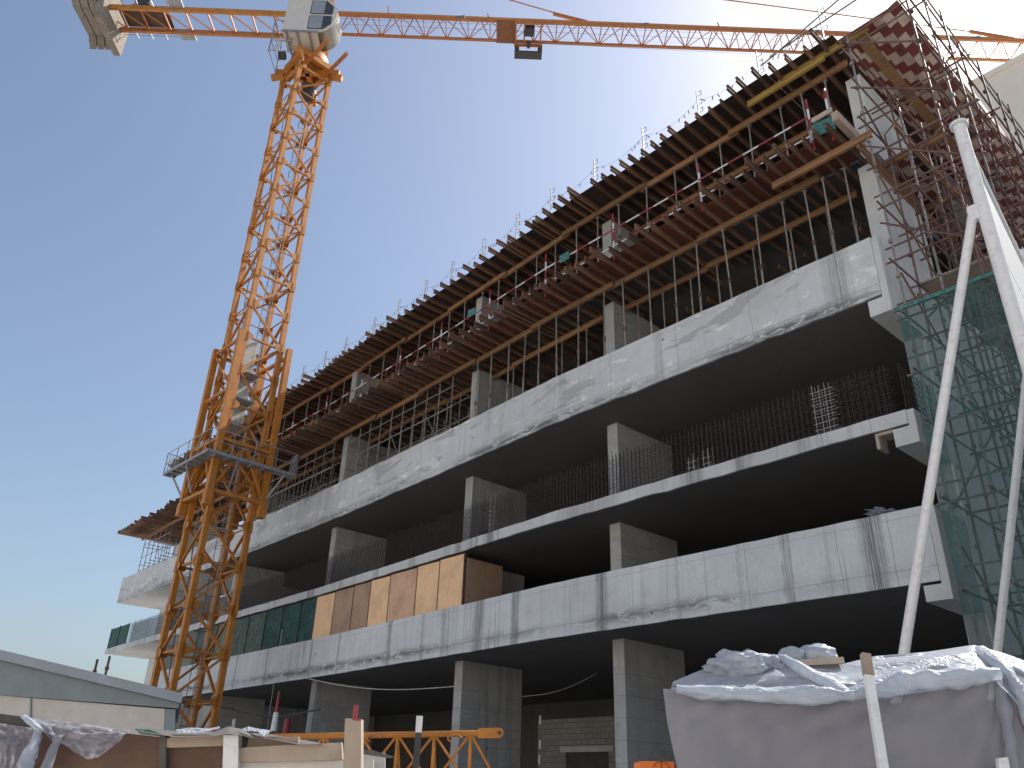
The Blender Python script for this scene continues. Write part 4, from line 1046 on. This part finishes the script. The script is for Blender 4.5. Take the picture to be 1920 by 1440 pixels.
sheet('film_top', [[(1262,1278),(1315,1256),(1372,1232),(1402,1216),(1430,1228),(1436,1226),(1500,1248),(1560,1250),(1640,1230),(1740,1222),(1825,1209),(1880,1224),(1925,1240),(2010,1290)],
 [(1258,1292),(1320,1290),(1390,1282),(1430,1268),(1470,1262),(1500,1262),(1540,1272),(1590,1276),(1650,1262),(1740,1246),(1830,1238),(1880,1256),(1930,1290),(2020,1330)],
 [(1262,1296),(1340,1304),(1420,1306),(1500,1304),(1560,1302),(1600,1306),(1640,1306),(1700,1302),(1760,1294),(1820,1282),(1862,1274),(1890,1300),(1940,1360),(2030,1400)]],
 [DS+.45, DS+.12, DS-.09], 110, st_, M['plastic'], .10, 5, 3.4, seed=3)
# folds: long twisted roll of film across the front
def roll(pts, r, parent, mat, name='film_fold', seed=0):
    mb = MB(); mb.smooth = mb.soft = True; n = 14; rings = []
    for k in range(len(pts)-1):
        for j in range(6):
            t = j/6; a = pts[k]; b = pts[k+1]
            p = a[0].lerp(b[0], t); rr = (a[1]+(b[1]-a[1])*t)*(1+.35*noise.noise(Vector((k*1.3+j*.4, seed, 0))))
            rings.append((p, rr))
    rings.append((pts[-1][0], pts[-1][1]))
    vs = []
    for i, (p, rr) in enumerate(rings):
        d = (rings[min(i+1, len(rings)-1)][0]-rings[max(i-1, 0)][0]).normalized(); a = d.cross(Vector((0,0,1))).normalized(); b = a.cross(d)
        for j in range(n):
            an = 2*math.pi*j/n; q = rr*(1+.4*noise.noise(Vector((math.cos(an)*1.5, math.sin(an)*1.5, i*.25+seed))))
            vs.append(p+a*math.cos(an)*q+b*math.sin(an)*q)
    H = len(rings); fs = [(i*n+j, i*n+(j+1) % n, (i+1)*n+(j+1) % n, (i+1)*n+j) for i in range(H-1) for j in range(n)]
    mb.poly(vs, fs); return obj(name, mb, mat, parent)
roll([(fg(1268,1292,DS-.05),.02),(fg(1340,1300,DS-.08),.035),(fg(1440,1304,DS-.1),.04),(fg(1540,1302,DS-.12),.04),(fg(1600,1304,DS-.14),.03)], 0, st_, M['plastic'], seed=2)
roll([(fg(1462,1234,DS+.3),.02),(fg(1500,1252,DS+.1),.035),(fg(1550,1280,DS-.05),.035),(fg(1590,1302,DS-.14),.02)], 0, st_, M['plastic'], seed=5)
roll([(fg(1588,1304,DS-.14),.02),(fg(1640,1290,DS-.1),.05),(fg(1730,1272,DS-.08),.06),(fg(1820,1268,DS-.08),.05),(fg(1872,1262,DS-.06),.03)], 0, st_, M['plastic'], seed=8)
roll([(fg(1838,1218,DS+.3),.03),(fg(1880,1250,DS+.05),.04),(fg(1915,1300,DS-.06),.035),(fg(1945,1400,DS-.06),.03),(fg(1960,1560,DS-.05),.03)], 0, st_, M['plastic'], seed=11)
roll([(fg(1868,1264,DS-.02),.015),(fg(1882,1320,DS-.06),.03),(fg(1895,1400,DS-.07),.03),(fg(1905,1540,DS-.05),.03)], 0, st_, M['plastic_thin'], seed=14)
# crumpled humps and two bags on top
def blob(name, c, rx, ry, rz, mat, parent, seed, label=None, cat=None, amp=.22):
    mb = MB(); mb.smooth = mb.soft = True; nu, nv = 44, 28; vs = []
    for i in range(nv+1):
        for j in range(nu):
            th = math.pi*i/nv; ph = 2*math.pi*j/nu
            d = Vector((math.sin(th)*math.cos(ph), math.sin(th)*math.sin(ph), math.cos(th)))
            k = 1+amp*noise.noise(d*2.2+Vector((seed,0,0)))+amp*.6*noise.noise(d*6+Vector((seed,0,0)))
            vs.append(c+RT0*d.x*rx*k+FH*d.y*ry*k+Vector((0,0,1))*d.z*rz*k)
    mb.poly(vs, [(i*nu+j, (i+1)*nu+j, (i+1)*nu+(j+1) % nu, i*nu+(j+1) % nu) for i in range(nv) for j in range(nu)])
    return obj(name, mb, mat, parent, label, cat)
blob('film_hump', fg(1392, 1256, DS+.35), .20, .2, .10, M['plastic'], st_, 1, amp=.3)
blob('film_hump', fg(1450, 1254, DS+.35), .11, .15, .07, M['plastic'], st_, 7, amp=.35)
blob('plastic_bag', fg(1484, 1234, DS+.62), .085, .1, .068, M['plastic'], None, 3, 'smaller knotted clear plastic bag on top of the covered stack', 'bag', .14)
blob('plastic_bag', fg(1532, 1230, DS+.62), .115, .12, .070, M['plastic'], None, 5, 'larger rounded clear plastic bag on top of the covered stack', 'bag', .13)
mb = MB(); a = fg(1490, 1248, DS+.5); b = fg(1568, 1243, DS+.5); mb.bar(a, b, .25, .035); obj('timber_plank', mb, M['pale_wood'], None, 'short timber plank under the plastic bags on the covered stack', 'plank', at=a)
a = fg(1622, 1228, DS-.15); b = fg(1665, 1500, DS-.38); mb = MB(); mb.bar(a, b, .045, .03, up=FH); obj('timber_stake', mb, M['white'], None, 'slanting white timber stake leaning against the plastic covered stack', 'stake', at=b)
a2 = a+(b-a)*.16; mb = MB(); mb.bar(a+(a-b)*.004-FH*.004, a2-FH*.004, .047, .034, up=FH); o = bpy.data.objects['timber_stake']; obj('bare_tip', mb, M['pale_wood'], o)
mb = MB(); mb.prism([fg(1866,1422,DS-.12), fg(1884,1420,DS-.12), fg(1892,1470,DS-.12), fg(1870,1470,DS-.12)], -FH*.03); obj('white_bracket', mb, M['white'], None, 'small white bracket at the bottom right corner in front of the covered stack', 'bracket', at=fg(1878,1470,DS-.12))
mb = MB(); c = [fg(x, y, 5.2) for x, y in ((1203,1427),(1264,1428),(1264,1560),(1203,1560))]; mb.prism(c, FH*.3)
ob = obj('orange_crate', mb, M['orange'], None, 'orange box with a round mark left of the plastic covered stack', 'box', at=fg(1234,1560,5.2))
mb = MB(); cc = fg(1240, 1441, 5.197); rr = .045
mb.path([cc+RT0*rr*math.cos(k*math.pi/8)+Vector((0,0,rr*.8*math.sin(k*math.pi/8))) for k in range(17)], .002, 4); mb.bar(cc-Vector((0,0,.0)), cc+Vector((0,0,rr)), .004); obj('round_mark', mb, M['red'], ob)

# ================================================================== yellow lattice section and steel post, centre foreground
DT = 9.0
ls = thing('crane_section', 'yellow lattice crane section with a pin eye lying on the ground at bottom centre', 'crane section', fg(800, 1560, DT)); ls.location.z = 0
A = fg(660, 1379, DT); Bq = fg(905, 1375, DT); ax = (Bq-A).normalized()
A = A-ax*1.2
hh = .95; dep = FH*1.1
mb = MB(); mb.smooth = True; mb.tube(A, Bq, .030, 8); obj('top_chord', mb, M['crane'], ls)
mb = MB(); mb.smooth = True; mb.tube(A+dep-Vector((0,0,hh)), Bq+dep-Vector((0,0,hh)), .03, 8); mb.tube(A-dep*.0-Vector((0,0,hh)), Bq-Vector((0,0,hh)), .03, 8); obj('bottom_chord', mb, M['crane'], ls)
mb = MB(); Ltot = (Bq-A).length; st2 = .37; n = int(Ltot/st2)
for k in range(n):
    p = A+ax*(Ltot-.12-k*st2); q = p-ax*st2
    mb.tube(p, p-Vector((0,0,hh)), .017, 6)
    for lev in (0, 1):
        zz_ = Vector((0,0,hh/2))*lev
        mb.tube(p-zz_, q-zz_-Vector((0,0,hh/2)), .014, 6); mb.tube(q-zz_, p-zz_-Vector((0,0,hh/2)), .014, 6)
    mb.tube(p, p+dep-Vector((0,0,hh)), .014, 6)
p = A+ax*(Ltot-.12); mb.tube(p, p+ax*.3-Vector((0,0,hh/2)), .014, 6)
obj('lacing', mb, M['crane'], ls)
mb = MB(); e = Bq; up_ = Vector((0,0,1))
outl = [e-ax*.05+up_*.045, e+ax*.15+up_*.05]+[e+ax*(.16+.055*math.cos(t_))+up_*.052*math.sin(t_) for t_ in (1.2,.8,.4,0,-.4,-.8,-1.2)]+[e+ax*.15-up_*.05, e-ax*.05-up_*.045]
mb.prism([p-FH*.03 for p in outl], FH*.06); eye = obj('pin_eye', mb, M['crane'], ls)
mb = MB(); mb.tube(e+ax*.17-FH*.034, e+ax*.17-FH*.031, .018, 10); obj('eye_hole', mb, M['dark'], eye)
mb = MB()
for px_x in (700, 852):
    c = fg(px_x, 1384, DT-.05); mb.path([c+ax*.07*math.cos(k*.7)+up_*.035*math.sin(k*.7) for k in range(7)], .009, 5)
obj('lifting_hook', mb, M['crane'], ls)
mb = MB(); c = fg(787, 1343, DT-.8); mb.bar(c, Vector((c.x, c.y, 0)), .055, .03, up=FH); spo = obj('steel_post', mb, M['dark'], None, 'thin dark steel post with a pale top in front of the yellow lattice section', 'post', at=(c.x, c.y, 0))
mb = MB(); mb.bar(c+Vector((0,0,.002))-FH*.004, c-Vector((0,0,.14))-FH*.004, .057, .034, up=FH); obj('pale_tip', mb, M['white'], spo)

# ================================================================== foreground left: cabin, fence, sheets, post
DC = 12.0
cb = thing('site_cabin', 'site cabin with blue grey sloping roof and white wall panels at the lower left', 'cabin', fg(100, 1460, DC)); cb.location.z = 0
ce = ray(340, 1318); ce.z = 0; ce.normalize()
mb = MB(); mb.prism([fg(x, y, DC-.15) for x, y in ((-240,1166),(0,1218),(343,1300),(340,1318),(0,1237),(-240,1186))], ce*4.5); obj('roof', mb, M['roofgrey'], cb)
mb = MB(); mb.prism([fg(x, y, DC) for x, y in ((-240,1186),(0,1237),(338,1316),(334,1328),(0,1303),(-240,1280))], ce*4.2); obj('gable_panel', mb, M['roofgrey2'], cb)
mb = MB(); mb.prism([fg(x, y, DC+.05) for x, y in ((-240,1281),(0,1303.5),(309,1329),(303,1520),(-240,1520))], ce*3.8); obj('wall', mb, M['cabinwhite'], cb)
mb = MB(); mb.prism([fg(x, y, DC+.03) for x, y in ((309.5,1329),(329,1330),(324,1520),(303.5,1520))], ce*3.9); obj('corner_post', mb, M['roofgrey2'], cb)
mb = MB(); a = fg(58, 1309, DC+.04); b = fg(54, 1520, DC+.04); mb.bar(a, b, .012, .02); obj('panel_joint', mb, M['roofgrey2'], cb)
for i, (x, y0, y1) in enumerate(((183, 1236, 1262), (206, 1230, 1272))):
    a = fg(x, y0, DC+9); mb = MB(); mb.tube((a.x, a.y, 0), a, .03, 6); 
    for k in range(3): mb.tube(a-Vector((0,0,.25+.3*k)), a-Vector((0,0,.32+.3*k)), .05, 6)
    obj('scaffold_pole', mb, M['tube'], None, ['shorter thin scaffold pole standing behind the cabin roof', 'taller thin scaffold pole behind the cabin roof reaching to the slab tip'][i], 'pole', at=(a.x, a.y, 0))
DF = 6.0
fe = thing('site_fence', 'brown plywood and timber site fence with a white post along the bottom left', 'fence', fg(300, 1600, DF)); fe.location.z = 0
def fpoly(name, pts, d, th, mat, parent, label=None):
    mb = MB(); mb.prism([fg(x, y, d) for x, y in pts], FH*th); return obj(name, mb, mat, parent, label)
fpoly('fence_panel', ((-150,1345),(0,1352),(160,1366),(300,1382),(297,1620),(-150,1620)), DF, .03, M['fence_brown'], fe)
fpoly('fence_panel', ((312,1398),(424,1392),(424,1620),(308,1620)), DF+.02, .03, M['fence_brown'], fe)
fpoly('fence_rail', ((312,1384),(420,1377),(420,1398),(312,1402)), DF-.03, .05, M['pale_wood'], fe)
fpoly('fence_post', ((299,1376),(311,1378),(309,1620),(296,1620)), DF-.04, .08, M['felt'], fe)
fpoly('fence_post', ((419,1378),(447,1378),(443,1620),(412,1620)), DF-.10, .09, M['white'], fe, 'white painted fence post')
fpoly('fence_post', ((448,1379),(468,1380),(464,1404),(447,1404)), DF+.05, .05, M['felt'], fe)
fpoly('fence_board', ((467,1381),(560,1381),(560,1405),(462,1405)), DF+.03, .02, M['pale_wood'], fe)
fpoly('fence_rail', ((446,1404),(462,1401),(640,1392),(642,1424),(560,1427),(444,1429)), DF-.06, .06, M['pale_wood'], fe)
fpoly('fence_board', ((442,1430),(700,1424),(706,1620),(436,1620)), DF-.02, .02, M['cabinwhite'], fe, 'white painted lower board')
fpoly('fence_board', ((678,1408),(694,1410),(722,1412),(722,1620),(678,1620)), DF+.15, .02, M['cabinwhite'], fe)
# roofing sheet scraps on the fence top
sheet('roofing_sheet', [[(262,1366),(330,1370),(400,1372),(428,1362),(450,1366),(470,1376),(500,1378)],[(262,1372),(330,1382),(400,1380),(428,1376),(450,1378),(470,1383),(500,1384)]], [DF+.6, DF-.15], 60, None, M['felt'], .04, 12, 2, 'bent dark roofing felt sheet on the fence, peaked near the white post', 'sheet', seed=21)
sheet('roofing_sheet', [[(468,1374),(500,1376),(540,1382),(600,1393)],[(480,1380),(510,1386),(560,1396),(606,1396)]], [DF+.7, DF-.1], 40, None, M['felt'], .02, 8, 2, 'flat weathered roofing sheet lying right of the white fence post', 'sheet', seed=23)
sheet('paper_scrap', [[(330,1368),(360,1364),(390,1366),(412,1362)],[(332,1374),(362,1374),(392,1371),(412,1366)]], [DF+.15, DF-.02], 40, None, M['plastic'], .05, 14, 3, 'crumpled white film strip on the roofing felt left of its peak', 'film scrap', seed=25)
sheet('paper_scrap', [[(452,1367),(466,1362),(482,1366),(500,1368),(508,1370)],[(455,1371),(470,1371),(484,1372),(496,1381),(505,1374)]], [DF+.15, DF-.05], 40, None, M['plastic'], .05, 14, 3, 'crumpled white film scrap on the fence right of the felt peak', 'film scrap', seed=27)
# plastic film hanging over the left fence
fh_ = thing('hanging_film', 'grey translucent plastic film draped over the fence at the bottom left corner', 'plastic film', fg(100, 1600, DF)); fh_.location.z = 0
sheet('film_swag', [[(40,1342),(62,1346),(100,1350),(150,1356),(200,1364),(246,1370)],[(62,1352),(90,1374),(110,1376),(150,1374),(200,1378),(232,1378)],[(78,1368),(100,1392),(120,1388),(152,1396),(190,1398),(226,1388)],[(100,1376),(112,1390),(136,1408),(164,1424),(184,1420),(222,1392)]], [DF-.02, DF-.13, DF-.16, DF-.10], 60, fh_, M['plastic_thin'], .05, 6, 3, seed=31)
sheet('film_curtain', [[(-60,1352),(0,1356),(40,1362),(76,1366)],[(-60,1400),(0,1396),(40,1394),(80,1380)],[(-60,1560),(0,1500),(30,1470),(70,1420)]], [DF-.04, DF-.12, DF-.14], 60, fh_, M['plastic_thin'], .05, 6, 3, seed=33)
roll([(fg(74,1366,DF-.1),.02),(fg(66,1392,DF-.16),.035),(fg(48,1430,DF-.2),.045),(fg(34,1520,DF-.2),.05)], 0, fh_, M['plastic'], seed=4)
roll([(fg(110,1384,DF-.1),.02),(fg(96,1412,DF-.14),.03),(fg(76,1470,DF-.16),.035)], 0, fh_, M['plastic_thin'], seed=6)
roll([(fg(44,1344,DF-.1),.015),(fg(60,1356,DF-.14),.02),(fg(76,1368,DF-.16),.015)], 0, fh_, M['plastic'], seed=9)
fpoly('dark_tarp', ((-150,1336),(0,1338),(44,1344),(66,1366),(0,1352),(-150,1346)), DF-.01, .05, M['dark'], None)
o = bpy.data.objects['dark_tarp']; tag(o, 'black tarpaulin strip along the fence top at the far left', 'tarpaulin')
fpoly('green_tarp', ((252,1366),(280,1368),(308,1378),(300,1380),(262,1376)), DF-.01, .04, M['teal'], None)
tag(bpy.data.objects['green_tarp'], 'small dark green tarpaulin scrap on the fence beside the cabin corner', 'tarpaulin')
# timber post with red bar
DP = 4.6
mb = MB(); tp = [fg(x, y, DP) for x, y in ((647,1347),(677,1348),(676,1620),(636,1620))]; mb.prism(tp, FH*.09)
po3 = obj('timber_post', mb, M['pale_wood'], None, 'pale square timber post with a red steel bar sticking out of its top', 'post', at=fg(656,1620,DP))
c = fg(665, 1347, DP+.045); mb = MB(); mb.smooth = True; mb.tube(c-Vector((0,0,.05)), c+Vector((0,0,.065)), .0125, 10); obj('red_bar', mb, M['red'], po3)
mb = MB(); mb.prism([fg(x, y, DP-.002) for x, y in ((660,1347.5),(677.5,1348),(677.4,1351),(669,1352),(661,1350))], -FH*.003); obj('red_splash', mb, M['red'], po3)
mb = MB(); mb.prism([fg(x, y, DF-.35) for x, y in ((676,1405),(700,1407),(734,1417),(720,1419),(676,1412))], FH*.25); obj('felt_scrap', mb, M['felt'], None, 'small dark felt scrap right of the timber post', 'sheet', at=fg(700,1415,DF-.35))

# ================================================================== small things in and before the ground floor
a = atz(560, 1268, 6.0); a = aty(575, 1272, 17.6); b = aty(852, 1287, 18.9)
mb = MB(); pts = [a.lerp(b, k/16)-Vector((0,0,.25*math.sin(math.pi*k/16))) for k in range(17)]; mb.path(pts, .016, 5)
obj('pale_rope', mb, M['cable'], None, 'thin pale rope sagging under the lower band left of the ground floor column', 'rope', at=a)
a = aty(978, 1306, 21.5); b = aty(1120, 1262, 24)
mb = MB(); pts = [a.lerp(b, k/12)-Vector((0,0,.2*math.sin(math.pi*k/12))) for k in range(13)]; mb.path(pts, .014, 5)
obj('pale_rope', mb, M['cable'], None, 'faint rope in the dark between the two big ground floor columns', 'rope', at=a)
a = aty(529, 1180, 17.2); mb = MB(); mb.tube((a.x, a.y, .3), a, .010, 4); obj('plumb_line', mb, M['cable'], None, 'thin vertical line hanging in front of the lower band right of the crane', 'rope', at=(a.x, a.y, .3))
a = aty(524, 1296, 15.5); mb = MB(); mb.tube((a.x, a.y, 0), a, .10, 8, .03)
mk = obj('marker_pole', mb, M['dark'], None, 'tapered dark pole with red tip and white sleeve before the ground floor', 'pole', at=(a.x, a.y, 0))
mb = MB(); mb.tube((a.x, a.y, a.z-.02), (a.x, a.y, a.z-.75), .045, 8, .07); obj('red_tip', mb, M['red'], mk)
mb = MB(); mb.tube((a.x, a.y, a.z-.75), (a.x, a.y, a.z-1.4), .10, 8, .13); obj('white_sleeve', mb, M['white'], mk)
a = aty(540, 1348, 16.5); mb = MB(); mb.smooth = True; mb.tube((a.x, a.y, 0), a, .13, 12); obj('red_pipe', mb, M['red'], None, 'dull red upright pipe standing before the ground floor', 'pipe', at=(a.x, a.y, 0))
a = aty(439, 1348, 16.5); mb = MB(); mb.box(a.x-.13, a.x+.13, a.y, a.y+.03, a.z-.45, a.z); mb.box(a.x-.02, a.x+.02, a.y+.03, a.y+.07, 0, a.z)
obj('white_tag', mb, M['white'], None, 'small white plate on a stick right of the crane base', 'plate', at=(a.x, a.y, 0))
for i, (x0, x1, ya, yb) in enumerate(((1012, 0, 1350, 0), (1012, 0, 1396, 0), (1011, 0, 1424, 0))):
    a = aty(x0, ya, 24.55); mb = MB(); mb.box(a.x-.05, a.x+.05, 24.56, 24.595, a.z-.16, a.z+.16); obj('white_tag', mb, M['white'], None, 'small white plate on the block wall edge, %s of three from the top' % ORD(i+1), 'plate', at=a)
# black hose by the crane foot
mb = MB(); pts = [aty(x, y, 15.6) for x, y in ((240,1280),(300,1300),(345,1312),(400,1322),(455,1335),(520,1345),(560,1338),(600,1330))]; mb.path(pts, .035, 5)
obj('black_hose', mb, M['dark'], None, 'black hose strung behind the crane base', 'hose', at=pts[0])
# crushed debris on the right end of the lower band
blob('film_scrap', Vector((-7.55, 17.95, 7.54)), .32, .08, .10, M['plastic_thin'], None, 44, 'crumpled film scrap lying on the right end of the lower parapet', 'film scrap', .9)

# ================================================================== unseen pale building, added behind the camera to bounce sunlight onto the facade
ob_ = thing('bounce_building', 'long pale unseen building added behind the camera to bounce light onto the facade', 'building', (-20, -28, 0))
mb = MB(); mb.box(-75, 45, -42, -26, 0, 17); obj('wall', mb, M['cream'], ob_)
mb = MB(); mb.box(-75.3, 45.3, -42.3, -25.7, 17, 17.5); obj('roof', mb, M['roofgrey'], ob_)
for i in range(12):
    for z in (2, 6, 10, 14):
        x = -70+i*10; mb = MB(); mb.box(x, x+1.6, -26.1, -25.95, z, z+1.5); obj('window', mb, M['glass_d'], ob_)
